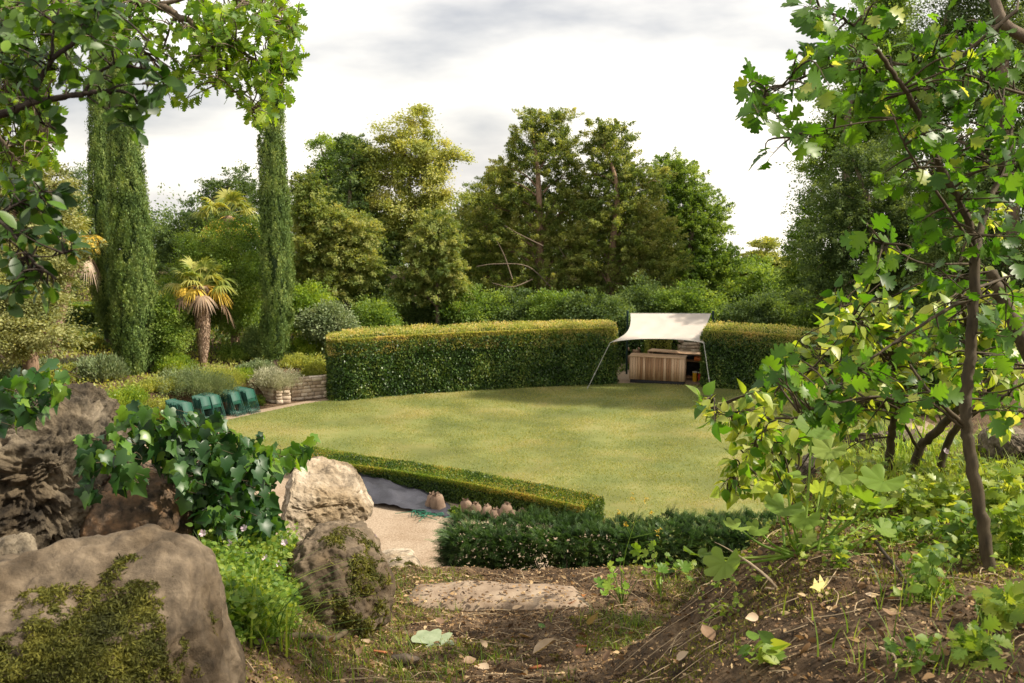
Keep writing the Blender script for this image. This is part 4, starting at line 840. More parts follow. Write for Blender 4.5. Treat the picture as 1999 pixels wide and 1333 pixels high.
palm('shaggy fan palm with yellow and dead hanging fronds, nearest of the palms', pb, at(392, 560, dd), [.08, .13, .2, .25, .27, .25], dd, 1.15, 1,
     [('palm', 9, 35, 80, .75, .35), ('palm', 9, 5, 40, .8, .5), ('palmyellow', 7, -22, 0, .55, .7), ('palmdead', 5, -62, 0, .8, .7)])
pb = on_ground(461, 690); dd = depth_of(pb)
palm('taller fan palm rising above the green bay shrub, left of the narrow cypress', pb, at(445, 425, 44), [.16, .17, .18, .2], dd, 1.25, 2,
     [('palm', 8, 35, 80, .75, .35), ('palm', 9, 5, 40, .8, .5), ('palmyellow', 6, -25, -2, .6, .8)])
pb = on_ground(98, 700); dd = depth_of(pb)
palm('fan palm with yellow fronds half hidden left of the twin cypresses', pb, at(143, 470, dd+1), [.2, .2, .2, .22], dd, 1.1, 3,
     [('palm', 8, 30, 80, .75, .4), ('palmyellow', 8, -20, 25, .7, .7), ('palmdead', 7, -75, -40, .8, .9)])

# ================================================================== FOLDED CHAIRS
M['chairgreen'] = nmat('chairgreen', [(.01, .06, .042), (.02, .10, .07)], 3, .32, .02, spec=.5)
def chair0(loc, label, group):
    """folded slatless garden chair standing on its feet, facing -y, leaning back"""
    root = thing('folding_chair', label, 'chair', (0, 0, 0), group)
    def bar(a, b, r=.011, tint=None): m_ = MB(); m_.tube([a, b], r, 7); return m_
    for s in (-1, 1):
        m_ = MB(); m_.tube([(s*.2, 0, 0), (s*.2, 0, .5), (s*.195, 0, .86)], .012, 7); m_.build('leg', M['chairgreen'], root, smooth=True)
        m_ = MB(); m_.tube([(s*.17, .035, 0), (s*.17, .035, .62)], .011, 7); m_.build('leg', M['chairgreen'], root, smooth=True)
    m_ = MB(); G = np.array([[(x, -.012+.03*(x/.2)**2-.0, z) for x in np.linspace(-.195, .195, 9)] for z in np.linspace(.56, .86, 5)])
    G[-1, :, 2] += .02*(1-(np.linspace(-1, 1, 9))**2); m_.grid(G); G3 = G.copy(); G3[..., 1] += .012; m_.grid(G3[:, ::-1])
    for a_, b_ in ((G[-1], G3[-1]), (G3[0], G[0])): m_.grid(np.array([a_, b_]))
    m_.build('backrest', M['chairgreen'], root, smooth=False)
    m_ = MB(); m_.box((0, .022, .62), (.33, .016, .36), bev=.005); m_.build('seat', M['chairgreen'], root)
    m_ = MB(); m_.tube([(-.2, 0, .12), (.2, 0, .12)], .009, 6); m_.tube([(-.17, .035, .08), (.17, .035, .08)], .009, 6); m_.tube([(-.2, 0, .02), (.2, 0, .02)], .009, 6); m_.build('crossbar', M['chairgreen'], root)
    return root
ch0 = chair0((0, 0, 0), 'x', 'folded green chairs stacked against each other by the bank')
STK = [(389, 835, 11, 'nearest and leftmost stack', 0), (424, 822, 6, 'second stack from the left', .1), (445, 818, 8, 'middle stack', 0.05), (484, 811, 10, 'fourth stack from the left', 0), (512, 806, 9, 'rightmost stack by the stone pier', 0.05)]
first = True; rng = np.random.RandomState(4)
for (px, py, n, nm, dz) in STK:
    p = gnd(px-12, py, .03); face = R(52)
    for k in range(n):
        o = ch0 if first else copy_tree(ch0); first = False
        st = np.array([-.075, .05, 0])*k*(1+.1*rng.rand()); 
        o.location = [float(v) for v in (p+st+np.array([0, 0, 0]))]; o.rotation_euler = (R(-22+rng.uniform(-3, 3)+k*.5), R(rng.uniform(-2, 2)), face+R(rng.uniform(-4, 4)))
        o.rotation_mode = 'XYZ'
        o['label'] = ('green folded metal chair at the front of the '+nm) if k == 0 else ('green folded metal chair leaning behind others in the '+nm)
        o['group'] = 'folded green chairs, '+nm

# ================================================================== TARPAULIN AND SANDBAGS
M['tarp'] = nmat('tarp', [(.022, .022, .03), (.05, .05, .065)], 2, .33, .5, bscale=7, dist=.05, spec=.6)
tp = [gnd(640, 962), gnd(700, 982), gnd(760, 996), gnd(820, 1004), gnd(878, 1012)]; bp = [gnd(655, 925)+[0, .3, 0], gnd(715, 938), gnd(775, 953), gnd(838, 968), gnd(880, 990)]
hs = [.34, .36, .32, .2, .06]; Cf = curve(tp, 8); Cb = curve(bp, 8); hh = np.interp(np.linspace(0, 1, len(Cf)), np.linspace(0, 1, 5), hs)
G = []
for v in np.linspace(0, 1, 22):
    row = Cf*(1-v)+Cb*v; row = row.copy(); row[:, 2] = .03+hh*np.sin(math.pi*min(max(v*.94+.03, 0), 1))**.55
    nz = (np.abs(fbm(row*np.array([1, 1, 2.]), 4, 2.2))-.3)*-.2*(.3+hh/.5)-np.abs(fbm(row+8, 3, 6.))*.07; fold = .035*np.sin(np.linspace(0, 26, len(row))+v*5)*(1-abs(v-.3))*(.3+hh)
    row[:, 2] += np.maximum(nz, -.02)+fold*(v < .75); row[:, 1] += nz*.6; G.append(row)
G = np.array(G); G[..., 2] = np.maximum(G[..., 2], .03); m_ = MB(); m_.grid(G)
tag(m_.build('tarpaulin', M['tarp'], None, smooth=True, loc=tuple(G.mean((0, 1))*[1, 1, 0])), 'crumpled dark grey plastic tarpaulin over a low pile beside the box hedge', 'tarpaulin')
o = copy_tree(ch0); q = gnd(712, 962, .58); o.location = [float(v) for v in q]; o.rotation_euler = (R(-86), 0, R(70)); o['label'] = 'green folded chair lying flat on top of the dark tarpaulin'; o['group'] = 'folded chairs by the tarpaulin'
m, t_, b_ = newmat('netgreen'); b_.inputs['Base Color'].default_value = (.01, .12, .07, 1); b_.inputs['Roughness'].default_value = .5
m_ = MB(); rng = np.random.RandomState(6); q = gnd(832, 1010, .03)
for k in range(16): a = q+rng.normal(size=3)*[.22, .1, .0]; m_.tube(curve([a+[0, 0, .03], a+np.append(rng.normal(size=2)*.12, .10), a+np.append(rng.normal(size=2)*.22, .05)], 5), .009, 5)
tag(m_.build('netting', m, None, loc=tuple(q)), 'tangle of green cord netting at the end of the tarpaulin', 'netting')
M['hessian'] = nmat('hessian', [(.15, .10, .07), (.26, .185, .135)], 6, .95, .6, bscale=70, dist=.006)
def sandbag(p, h, r, seed, label, lean=0):
    rng = np.random.RandomState(seed); root = thing('sandbag', label, 'sandbag', p, 'brown hessian sandbags along the box hedge')
    prof = [(0, .9), (.04, 1.06), (.22, 1.16), (.45, 1.12), (.68, 1.0), (.82, .86), (.89, .62), (.91, .42), (.94, .46), (1.0, .50)]
    m_ = MB(); rings = []
    for zf_, rf in prof[:7]:
        a = np.linspace(0, 6.283, 20, endpoint=False); rr = r*rf*(1+.13*np.sin(a*9+seed*2)*zf_**3)*(1+.25*fbm(np.c_[np.cos(a), np.sin(a), 0*a+zf_*2]+seed, 3, 1.8)); rings.append(np.c_[np.cos(a)*rr*1.1+lean*zf_*h, np.sin(a)*rr*.85, 0*a+zf_*h])
    K = np.array(rings); K = K+unit(K-[0, 0, h*.4])*(.035*fbm(K+seed, 4, 7.))[..., None]; m_.grid(K+p, closed=True); m_.build('sack', M['hessian'], root, smooth=True)
    root.rotation_euler = (rng.normal()*.13, rng.normal()*.16, rng.uniform(0, 6))
    m_ = MB(); rings = []
    for zf_, rf in prof[6:]:
        a = np.linspace(0, 6.283, 28, endpoint=False); rr = r*rf*(1+.30*np.sin(a*5+seed)*(zf_-.78)*4); rings.append(np.c_[np.cos(a)*rr*1.1+lean*zf_*h, np.sin(a)*rr*.8, 0*a+zf_*h+.02*np.sin(a*3+seed)*(zf_ > .9)])
    m_.grid(np.array(rings)+p, closed=True); m_.build('tied_neck', M['hessian'], root, smooth=True)
for i, (px, py, h, r, ln, lb) in enumerate([(841, 996, .44, .15, -.1, 'left sandbag of the pair next to the tarpaulin end'), (858, 998, .46, .18, .05, 'right and fatter sandbag of the pair next to the tarpaulin end'),
    (914, 1008, .42, .15, -.05, 'tallest sandbag at the left end of the row by the hedge'), (931, 1011, .38, .15, .15, 'second sandbag in the row by the hedge'), (949, 1013, .33, .16, .2, 'slumped third sandbag in the row by the hedge'), (967, 1014, .26, .17, .3, 'low collapsed fourth sandbag in the row'),
    (985, 1014, .40, .16, -.1, 'upright sandbag standing apart at the tip of the ragged yew'), (1005, 1016, .28, .16, .3, 'low sandbag leaning right of the upright one'), (1024, 1016, .26, .13, .4, 'last small sandbag partly behind the ragged yew')]):
    sandbag(gnd(px, py, .02), h*1.06, r*.86, 500+i, lb, ln)
for i, (px, py, rr) in enumerate([(885, 1006, 14), (898, 1003, 10)]):
    bush('weed', ['tuft of flowering weeds between the two groups of sandbags', 'small weed tuft at the foot of the box hedge'][i], px, py, rr, 'herb', 400+i, 900, .05, 1.0, cat='weed', z=.02)
# ================================================================== ROCKS
def ico(sub):
    import bmesh
    bm = bmesh.new(); bmesh.ops.create_icosphere(bm, subdivisions=sub, radius=1.0)
    V = np.array([v.co[:] for v in bm.verts]); Fq = np.array([[v.index for v in f.verts] for f in bm.faces]); bm.free(); return V, Fq
ICO6 = ico(7); ICO5 = ico(6)
def rock(name, label, outline, d, thick, mat, seed, rough=.05, facet=.0, sub=6, pits=0.0, moss=None, p=.75, mossn=9000, mosslen=.02, cat='rock', group=None, push=.35, cuts=()):
    """the outline is the rock's profile seen across; the body gets its own thickness behind and in front of it"""
    V, Fq = ICO6 if sub == 6 else ICO5
    O = np.array([at(x, y, d) for x, y in outline]); c = (O.max(0)+O.min(0))/2; c[1] = O[:, 1].mean()
    # convex-ish radial profile in the plane of right / up
    right = np.array([1., 0, 0]); up = np.array([0, sp, cp]); fwd = np.array([0, cp, -sp])
    q = O-c; ox, oy = q@right, q@up; ang = np.arctan2(oy, ox); rad = np.hypot(ox, oy); o_ = np.argsort(ang); ang, rad = ang[o_], rad[o_]
    # sample the polygon's radius along rays
    pa = np.linspace(-math.pi, math.pi, 361); pr = np.zeros(361); px_, py_ = q@right, q@up
    for i, a in enumerate(pa):
        dx, dy = math.cos(a), math.sin(a); best = 0
        for k in range(len(px_)):
            x1, y1, x2, y2 = px_[k], py_[k], px_[(k+1) % len(px_)], py_[(k+1) % len(px_)]
            den = dx*(y2-y1)-dy*(x2-x1)
            if abs(den) < 1e-12: continue
            t = (x1*(y2-y1)-y1*(x2-x1))/den; s_ = (x1*dy-y1*dx)/den
            if t > 0 and -1e-6 <= s_ <= 1+1e-6: best = max(best, t)
        pr[i] = best if best > 0 else np.interp(a, ang, rad)
    ker = np.hanning(9); ker /= ker.sum(); pr = np.convolve(np.r_[pr[-9:-1], pr, pr[1:9]], ker, 'same')[8:-8]
    a_, b_, c_ = V[:, 0], V[:, 1], V[:, 2]; rho = np.hypot(a_, b_); phi = np.arctan2(b_, a_)
    R_ = np.interp(phi, pa, pr)
    P_ = c+np.outer(R_*rho**p*np.cos(phi), right)+np.outer(R_*rho**p*np.sin(phi), up)+np.outer(np.sign(c_)*np.abs(c_)**.8*thick*(1+0*rho), fwd)
    nrm = unit(V[:, 0:1]*right+V[:, 1:2]*up+V[:, 2:3]*fwd)
    S = pr.mean(); Q = P_/S+seed*5.3
    n1 = fbm(Q, 5, 1.2); n2 = fbm(Q+40, 6, 4.0); n3 = fbm(Q+60, 6, 11.); rid = 1-np.abs(fbm(Q+9, 5, 2.6))*2
    disp = rough*S*(1.3*n1+.9*n2+.35*n3)+facet*S*(rid-.6)*.9-rough*S*.8*np.clip(.10-np.abs(fbm(Q+90, 4, 1.9)), 0, 1)*6
    if facet:   # flat broken faces
        rr = np.random.RandomState(seed)
        for k in range(9):
            dv = unit(rr.normal(size=3)*[1, .8, .8]-[0, .7, -.35]); h = (P_-c)@dv; lim = np.percentile(h, 88-10*rr.rand()); ov = np.clip(h-lim, 0, None); P_ = P_-dv*(ov*.85)[:, None]
    for cd, pc in cuts:
        dv = unit(np.array(cd, float)); h = (P_-c)@dv; ov = np.clip(h-np.percentile(h, pc), 0, None); P_ = P_-dv*(ov*.9)[:, None]
    if pits: disp = disp-pits*S*np.clip(fbm(Q+77, 3, 6.0)-.12, 0, 1)*1.4-pits*S*.6*np.clip(fbm(Q+27, 3, 14.0), 0, 1)
    P_ = P_+nrm*disp[:, None]
    root = thing(name, label, cat, c, group) if moss else None
    m_ = MB(); m_.add(P_, Fq)
    if moss:
        m_.build('stone', mat, root, smooth=True)
        rr = np.random.RandomState(seed+1); Pc = P_[Fq].mean(1); Nn = unit(np.cross(P_[Fq[:, 1]]-P_[Fq[:, 0]], P_[Fq[:, 2]]-P_[Fq[:, 0]]))
        ar = np.linalg.norm(np.cross(P_[Fq[:, 1]]-P_[Fq[:, 0]], P_[Fq[:, 2]]-P_[Fq[:, 0]]), axis=1)
        sc = np.zeros(len(Pc))
        for (mx_, my_, mr, k) in moss:
            mc = at(mx_, my_, d-thick*.6); dd = np.linalg.norm((Pc-mc)-np.outer((Pc-mc)@fwd, fwd)*.6, axis=1)/(mr*d/F); sc = np.maximum(sc, k*(1.25-dd))
        nz = fbm(Pc*1., 4, 14.)+.5*fbm(Pc, 3, 40.); wgt = ar*np.clip(sc+nz*1.3-.35, 0, .6)*(sc > 0)
        wgt /= wgt.sum(); f_ = rr.choice(len(Pc), mossn, p=wgt); bary = rr.dirichlet((1, 1, 1), mossn)
        X_ = (P_[Fq[f_]]*bary[..., None]).sum(1)
        t = Nn[f_]*.9+rr.normal(size=(mossn, 3))*.55; m2 = MB(); hgt = mosslen*(.5+1.0*vnoise(X_*35)+.3*rr.rand(mossn))
        scatter(m2, RHOMB, X_-Nn[f_]*.004, t, rr.normal(size=(mossn, 3)), hgt, np.clip(.6*vnoise(X_*22)+.4*rr.rand(mossn), 0, 1), 0, .5); m2.build('moss', LMoss, root)
        return root
    return tag(m_.build(name, mat, None, smooth=True, loc=tuple(c)), label, cat, group)
LMoss = M['moss']
rock('boulder', 'big smooth brown boulder with moss on its face, filling the bottom left corner', [(-160, 1150), (-60, 1110), (50, 1082), (150, 1060), (235, 1050), (300, 1056), (345, 1075), (375, 1110), (395, 1180), (420, 1260), (450, 1340), (470, 1450), (430, 1600), (-100, 1640), (-220, 1400)], 2.3, .34, M['boulder'], 2, rough=.06, facet=0, p=.45, pits=.05, cuts=[((.05, -.95, .1), 78), ((.1, -.45, .85), 80), ((.8, -.6, .1), 90)],
     moss=[(160, 1285, 130, 1.05), (300, 1215, 52, 1.1), (50, 1295, 110, 1.0), (320, 1310, 40, 1), (230, 1340, 120, .8)], mossn=42000, mosslen=.011)
rock('boulder', 'tall pitted limestone boulder at the left edge with ivy on its top', [(-90, 770), (20, 745), (90, 735), (140, 722), (185, 735), (215, 765), (232, 810), (228, 870), (236, 925), (200, 965), (175, 1020), (150, 1120), (60, 1180), (-90, 1180), (-140, 950)], 3.7, .42, M['rock_tan'], 5, rough=.13, facet=.06, pits=.16, p=.6)
rock('rock', 'small pale rock between the tall boulder and the big mossy boulder', [(-60, 1065), (20, 1045), (68, 1042), (78, 1065), (70, 1100), (30, 1135), (-60, 1160)], 2.9, .14, M['rock_tan'], 6, rough=.1, facet=.05, pits=.08, p=.6, sub=5)
rock('rock', 'dark cracked rock in the shade under the tall boulder', [(60, 960), (130, 930), (190, 960), (200, 1050), (190, 1130), (80, 1150), (40, 1060)], 3.75, .2, M['rock_brown'], 7, rough=.12, facet=.05, pits=.08, p=.6, sub=5)
rock('rock', 'rounded rust-coloured rock beneath the ivy, right of the tall boulder', [(176, 990), (205, 935), (260, 905), (320, 900), (368, 920), (392, 965), (385, 1040), (365, 1120), (300, 1160), (200, 1150), (170, 1060)], 3.95, .3, M['rock_rust'], 9, rough=.06, facet=0, pits=.04, p=.5)
rock('boulder', 'pale sunlit angular boulder standing right of the ivy', [(533, 918), (552, 903), (600, 899), (640, 888), (664, 893), (690, 928), (708, 968), (728, 996), (722, 1010), (700, 1022), (650, 1030), (620, 1080), (560, 1080), (535, 1010)], 5.4, .42, M['rock_pale'], 13, rough=.07, facet=.05, pits=.05, p=.6)
rock('boulder', 'brown moss-capped boulder beside the path, in front of the pale boulder', [(590, 1050), (610, 1028), (655, 1020), (700, 1028), (735, 1072), (760, 1125), (764, 1180), (750, 1225), (700, 1262), (560, 1270), (490, 1240), (485, 1190), (525, 1150), (555, 1100)], 4.1, .3, M['boulder'], 15, rough=.10, facet=0, pits=.08, p=.55,
     moss=[(655, 1050, 34, 1.1), (705, 1100, 45, 1.1), (720, 1140, 36, 1), (560, 1120, 40, .9), (520, 1190, 45, 1), (600, 1225, 60, 1.0), (690, 1210, 60, 1.0), (640, 1240, 80, .9)], mossn=26000, mosslen=.016)
rock('rock', 'small grey stone at the foot of the big boulder', [(425, 1262), (440, 1250), (462, 1262), (468, 1285), (450, 1305), (425, 1305)], 2.75, .05, M['rock_brown'], 16, rough=.06, sub=5, p=.6)
rock('rock', 'grey stone half buried in moss left of the path', [(505, 1210), (540, 1190), (580, 1200), (600, 1225), (570, 1262), (510, 1262)], 3.75, .1, M['rock_tan'], 17, rough=.08, sub=5, p=.6)
rock('stone_block', 'mossy square stone block at the left end of the step', [(737, 1108), (770, 1092), (808, 1090), (819, 1102), (815, 1148), (780, 1170), (740, 1172)], 6.2, .22, M['rock_pale'], 18, rough=.03, p=.35, sub=6, cat='stone block',
     moss=[(795, 1125, 22, 1.1), (750, 1145, 18, .9), (770, 1095, 16, .7)], mossn=5200, mosslen=.016)
rock('stone_block', 'flat white stone block lying behind the mossy block', [(735, 1084), (765, 1077), (800, 1077), (807, 1084), (804, 1096), (740, 1104)], 6.7, .2, M['rock_pale'], 19, rough=.03, p=.35, sub=5, cat='stone block')
rock('rock', 'long low brown rock bordering the right bank behind the grass', [(1618, 872), (1640, 850), (1720, 845), (1800, 842), (1870, 852), (1893, 880), (1890, 930), (1800, 960), (1660, 955), (1612, 930)], 5.2, .25, M['rock_brown'], 20, rough=.1, facet=.03, pits=.1, p=.6)
rock('rock', 'grey rock at the right edge behind the sapling', [(1935, 850), (1960, 832), (2010, 830), (2060, 850), (2060, 930), (2000, 950), (1945, 925), (1930, 885)], 4.9, .25, M['rock_tan'], 21, rough=.1, facet=.03, pits=.08, p=.6)
rock('rock', 'low rock in shadow left of the long brown rock', [(1560, 905), (1600, 880), (1640, 885), (1655, 920), (1640, 960), (1570, 960)], 5.5, .18, M['rock_tan'], 22, rough=.1, sub=5, p=.6)
rock('slate_chip', 'flat dark slate chip on the soil below the large pale leaf', [(762, 1280), (790, 1276), (820, 1285), (812, 1300), (785, 1298)], 3.62, .03, M['rock_brown'], 23, rough=.03, sub=5, cat='stone')
# stone slab step
zs = ZC-2.035; cs = [gnd(*q, zs) for q in ((772, 1184), (812, 1130), (1122, 1136), (1165, 1184))]
m_ = MB(); nu, nv = 60, 26; G = np.zeros((nv, nu, 3))
for j, v in enumerate(np.linspace(0, 1, nv)):
    for i, u in enumerate(np.linspace(0, 1, nu)):
        G[j, i] = (cs[0]*(1-u)+cs[3]*u)*(1-v)+(cs[1]*(1-u)+cs[2]*u)*v
e = np.minimum(np.minimum(np.linspace(0, 1, nu)[None]*12, (1-np.linspace(0, 1, nu))[None]*12), np.minimum(np.linspace(0, 1, nv)[:, None]*5, (1-np.linspace(0, 1, nv))[:, None]*5)); e = np.clip(e, 0, 1)
G[..., 2] += .03*np.sqrt(e)-.035+.016*fbm(G, 4, 5.)+.02*np.sin(np.linspace(0, 3.14, nu))[None]; G[..., 1] += .03*fbm(G+5, 3, 3.)
m_.grid(G); bot = G.copy(); bot[..., 2] = zs-.2; m_.grid(bot[:, ::-1])
for a_, b_ in ((G[0], bot[0]), (bot[-1], G[-1])): m_.grid(np.array([b_, a_]))
for a_, b_ in ((G[:, 0], bot[:, 0]), (bot[:, -1], G[:, -1])): m_.grid(np.array([a_, b_]))
tag(m_.build('stone_step', M['slab'], None, smooth=True, loc=tuple(G.mean((0, 1)))), 'worn flat stone slab forming the top step of the path', 'step')

# ================================================================== LEAFY PLANTS CLOSE BY
def leafy(name, label, cat, base, stems, clusters, tpl, size, leaf, seed, D, bark='bark_grey', k=4, dsp=.2, twig_r=.0022, face=(0, -.5, .6), noise=.5, droop=.3, tl=.07, group=None, leaf2=None, parts=('trunk', 'branch', 'leaves'), wid=1.0, petiole=True, stem_seg=8, trunk_n=1, z_off=0):
    """stems: (list of (px, py[, d]), r0, r1). clusters: (px, py, r px, number of twigs[, depth])"""
    rng = np.random.RandomState(seed); root = thing(name, label, cat, base, group)
    tm = MB(); bm_ = MB(); allp = []
    for si, (pl, r0, r1) in enumerate(stems):
        P_ = np.array([at(q[0], q[1], q[2] if len(q) > 2 else D) for q in pl]); C_ = curve(P_, 8)
        C_[1:-1] += rng.normal(size=C_[1:-1].shape)*r0*.12
        (tm if si < trunk_n else bm_).tube(C_, np.linspace(r0, r1, len(C_)), stem_seg if r0 > .008 else 6)
        allp.append(C_)
    A = np.vstack(allp)
    lm = MB(); l2 = MB(); tg = []
    for cl in clusters:
        d_ = cl[4] if len(cl) > 4 else D
        for q in range(cl[3]):
            a = rng.uniform(0, 6.28); r_ = cl[2]*math.sqrt(rng.rand()); tg.append(at(cl[0]+r_*math.cos(a), cl[1]+r_*math.sin(a), d_+rng.normal()*dsp))
    tg = np.array(tg); pos = []; tt = []; nn = []
    for p_ in tg:
        dd = np.linalg.norm(A-p_, axis=1)+.25*rng.rand(len(A))*tl; s_ = A[int(np.argmin(dd))]; L_ = np.linalg.norm(p_-s_)
        cu = curve([s_, (s_+p_)/2+rng.normal(size=3)*L_*.08+np.array([0, 0, L_*.06]), p_], 4); bm_.tube(cu, np.linspace(min(twig_r*2.2, .004+twig_r), twig_r*.6, len(cu)), 4, cap=False)
        dirv = unit(p_-s_); m = max(2, int(k+rng.randint(-1, 2)))
        for j in range(m):
            back = j/m*min(L_, tl*1.6)*.8; b_ = p_-dirv*back
            t = unit(dirv*.6+rng.normal(size=3)*.75-np.array([0, 0, droop])); pe = size*.22*rng.uniform(.5, 1.3)
            if petiole: bm_.tube([b_, b_+t*pe], twig_r*.45, 3, cap=False)
            pos.append(b_+t*pe); tt.append(t-np.array([0, 0, .15])); nn.append(np.array(face)+rng.normal(size=3)*noise)
    pos, tt, nn = map(np.array, (pos, tt, nn)); n_ = len(pos); sz = size*rng.uniform(.55, 1.2, n_)
    tint = np.clip(rng.rand(n_)*.9+.1, 0, 1)
    if leaf2:
        s2 = rng.rand(n_) < leaf2[1]; scatter(l2, tpl, pos[s2], tt[s2], nn[s2], sz[s2], tint[s2], 0, wid); l2.build('leaves', LM[leaf2[0]], root, smooth=True); pos, tt, nn, sz, tint = pos[~s2], tt[~s2], nn[~s2], sz[~s2], tint[~s2]
    scatter(lm, tpl, pos, tt, nn, sz, tint, 0, wid)
    if tm.V: tm.build(parts[0], M[bark], root, smooth=True)
    if bm_.V: bm_.build(parts[1], M[bark], root, smooth=True)
    lm.build(parts[2], LM[leaf], root, smooth=True)
    return root

# --- sapling on the right
SB = at(1935, 1192, 2.9); SB[2] = near_z(SB[0], SB[1])
S = 2.9
sap = leafy('hawthorn_sapling', 'slender hawthorn sapling with dark lobed leaves, its trunk near the right edge', 'tree', SB,
 [([(1937, 1200, S), (1932, 1120, S), (1915, 1000, S), (1893, 880, S), (1884, 800, S), (1893, 700, S), (1900, 600, S), (1905, 490, S)], .0205, .0155),
  ([(1903, 500, S), (1893, 440, 2.88), (1860, 370, 2.85), (1820, 290, 2.8), (1790, 215, 2.78), (1756, 160, 2.75), (1710, 95, 2.7), (1660, 45, 2.7), (1600, 15, 2.7)], .013, .0035),
  ([(1907, 490, S), (1918, 430, 2.95), (1945, 360, 3.0), (1970, 290, 3.0), (1975, 250, 3.0)], .012, .005),
  ([(1896, 480, 2.88), (1860, 420, 2.8), (1810, 350, 2.75), (1770, 290, 2.7), (1745, 230, 2.7)], .005, .0025),
  ([(2030, 190, 2.95), (1959, 172, 2.9), (1830, 130, 2.85), (1711, 126, 2.8)], .005, .003),
  ([(1985, 20, 2.9), (1900, 90, 2.9), (1850, 140, 2.9), (1790, 180, 2.85)], .006, .003),
  ([(1700, 130, 2.8), (1640, 140, 2.75), (1570, 150, 2.7), (1500, 185, 2.7), (1480, 200, 2.7)], .0035, .0015),
  ([(1760, 230, 2.75), (1680, 240, 2.7), (1600, 255, 2.7), (1545, 268, 2.7)], .003, .0015),
  ([(1892, 590, S), (1861, 597, 2.85), (1790, 640, 2.8), (1715, 690, 2.75), (1660, 730, 2.7), (1612, 775, 2.7)], .006, .002),
  ([(1884, 830, S), (1850, 800, 2.85), (1810, 760, 2.8), (1776, 712, 2.8)], .0075, .004),
  ([(1880, 835, S), (1800, 778, 2.8), (1700, 775, 2.75), (1620, 790, 2.7), (1560, 805, 2.7)], .0045, .002),
  ([(1893, 515, S), (1830, 515, 2.8), (1790, 510, 2.75), (1724, 475, 2.7)], .004, .002),
  ([(1910, 560, S), (1955, 545, 3.0), (2010, 520, 3.0)], .005, .003)],
 [(1580, 25, 26, 5, 2.7), (1640, 45, 34, 5, 2.7), (1700, 40, 40, 5, 2.75), (1620, 90, 24, 4, 2.7), (1565, 115, 16, 3, 2.7), (1640, 130, 30, 4, 2.7), (1690, 110, 34, 5), (1720, 200, 46, 9), (1650, 190, 22, 2, 2.7), (1780, 110, 50, 8), (1850, 60, 56, 9),
  (1470, 170, 18, 3, 2.7), (1500, 190, 20, 4, 2.7), (1478, 215, 12, 2, 2.7), (1545, 165, 14, 3, 2.7), (1535, 240, 18, 4, 2.7), (1575, 262, 14, 3, 2.7), (1505, 300, 12, 2, 2.7), (1800, 190, 60, 12), (1880, 150, 60, 11), (1960, 100, 60, 11), (1620, 170, 24, 3, 2.7), (1690, 250, 36, 5), (1760, 270, 46, 8), (1860, 260, 60, 11), (1950, 260, 60, 12), (1740, 340, 34, 4), (1800, 360, 44, 5), (1880, 360, 50, 7), (1965, 370, 56, 9), (1780, 430, 20, 2), (1850, 450, 34, 3), (1960, 480, 50, 5),
  (1700, 470, 30, 2, 2.7), (1740, 500, 34, 3, 2.7), (1710, 540, 30, 2, 2.7), (1800, 520, 36, 3), (1850, 560, 34, 3), (1960, 600, 46, 4), (1830, 620, 34, 3), (1770, 660, 34, 3), (1700, 710, 34, 3, 2.7), (1640, 760, 30, 4, 2.7), (1760, 770, 40, 3), (1850, 720, 36, 3), (1960, 700, 46, 4), (1560, 740, 18, 3, 2.7), (1490, 725, 16, 3, 2.7), (1520, 710, 18, 4, 2.7), (1600, 800, 26, 5, 2.7), (1680, 810, 26, 2), (1830, 790, 30, 2), (1960, 800, 40, 2)],
 HAW, .056, 'haw', 600, S, k=4, dsp=.15, twig_r=.0018, face=(.1, -.6, .5), noise=.55, droop=.2, tl=.09, leaf2=('hawlit', .06))

# --- hawthorn outside the frame: limb seen, unseen canopy added to dapple the foreground
base = np.array([5.2, 3.0, 0]); base[2] = tz(5.2, 3.0)
canopy = [((3.6, 1.0, 11.0), (1.4, .9, .9)), ((5.2, 1.2, 11.8), (1.7, 1.0, 1.2)), ((4.4, 0, 11.3), (1.5, 1.1, 1.0)), ((3.9, -1.0, 11.3), (1.2, 1.1, .9))]
ht = tree('hawthorn_tree', 'larger hawthorn whose brown limb crosses the top right corner', 'tree', base, [(np.array(a, float), b) for a, b in canopy], 'haw', 3500, .10, 620, bark='bark', r0=.14, clump=.35, twigs=50, shell=.4)
m_ = MB(); m_.tube(curve([at(2120, 150, 3.3), at(2010, 78, 3.2), at(1962, 48, 3.15), at(1945, 10, 3.15), at(1920, -60, 3.2)], 6), np.linspace(.022, .014, 25), 8)
m_.tube(curve([at(2300, 500, 4.6), at(2120, 150, 3.3)], 4), .026, 8); m_.tube(curve([tuple(base+[0, 0, 1.2]), at(2300, 500, 4.6)], 4), .04, 8)
m_.build('limb', M['bark'], ht, smooth=True)

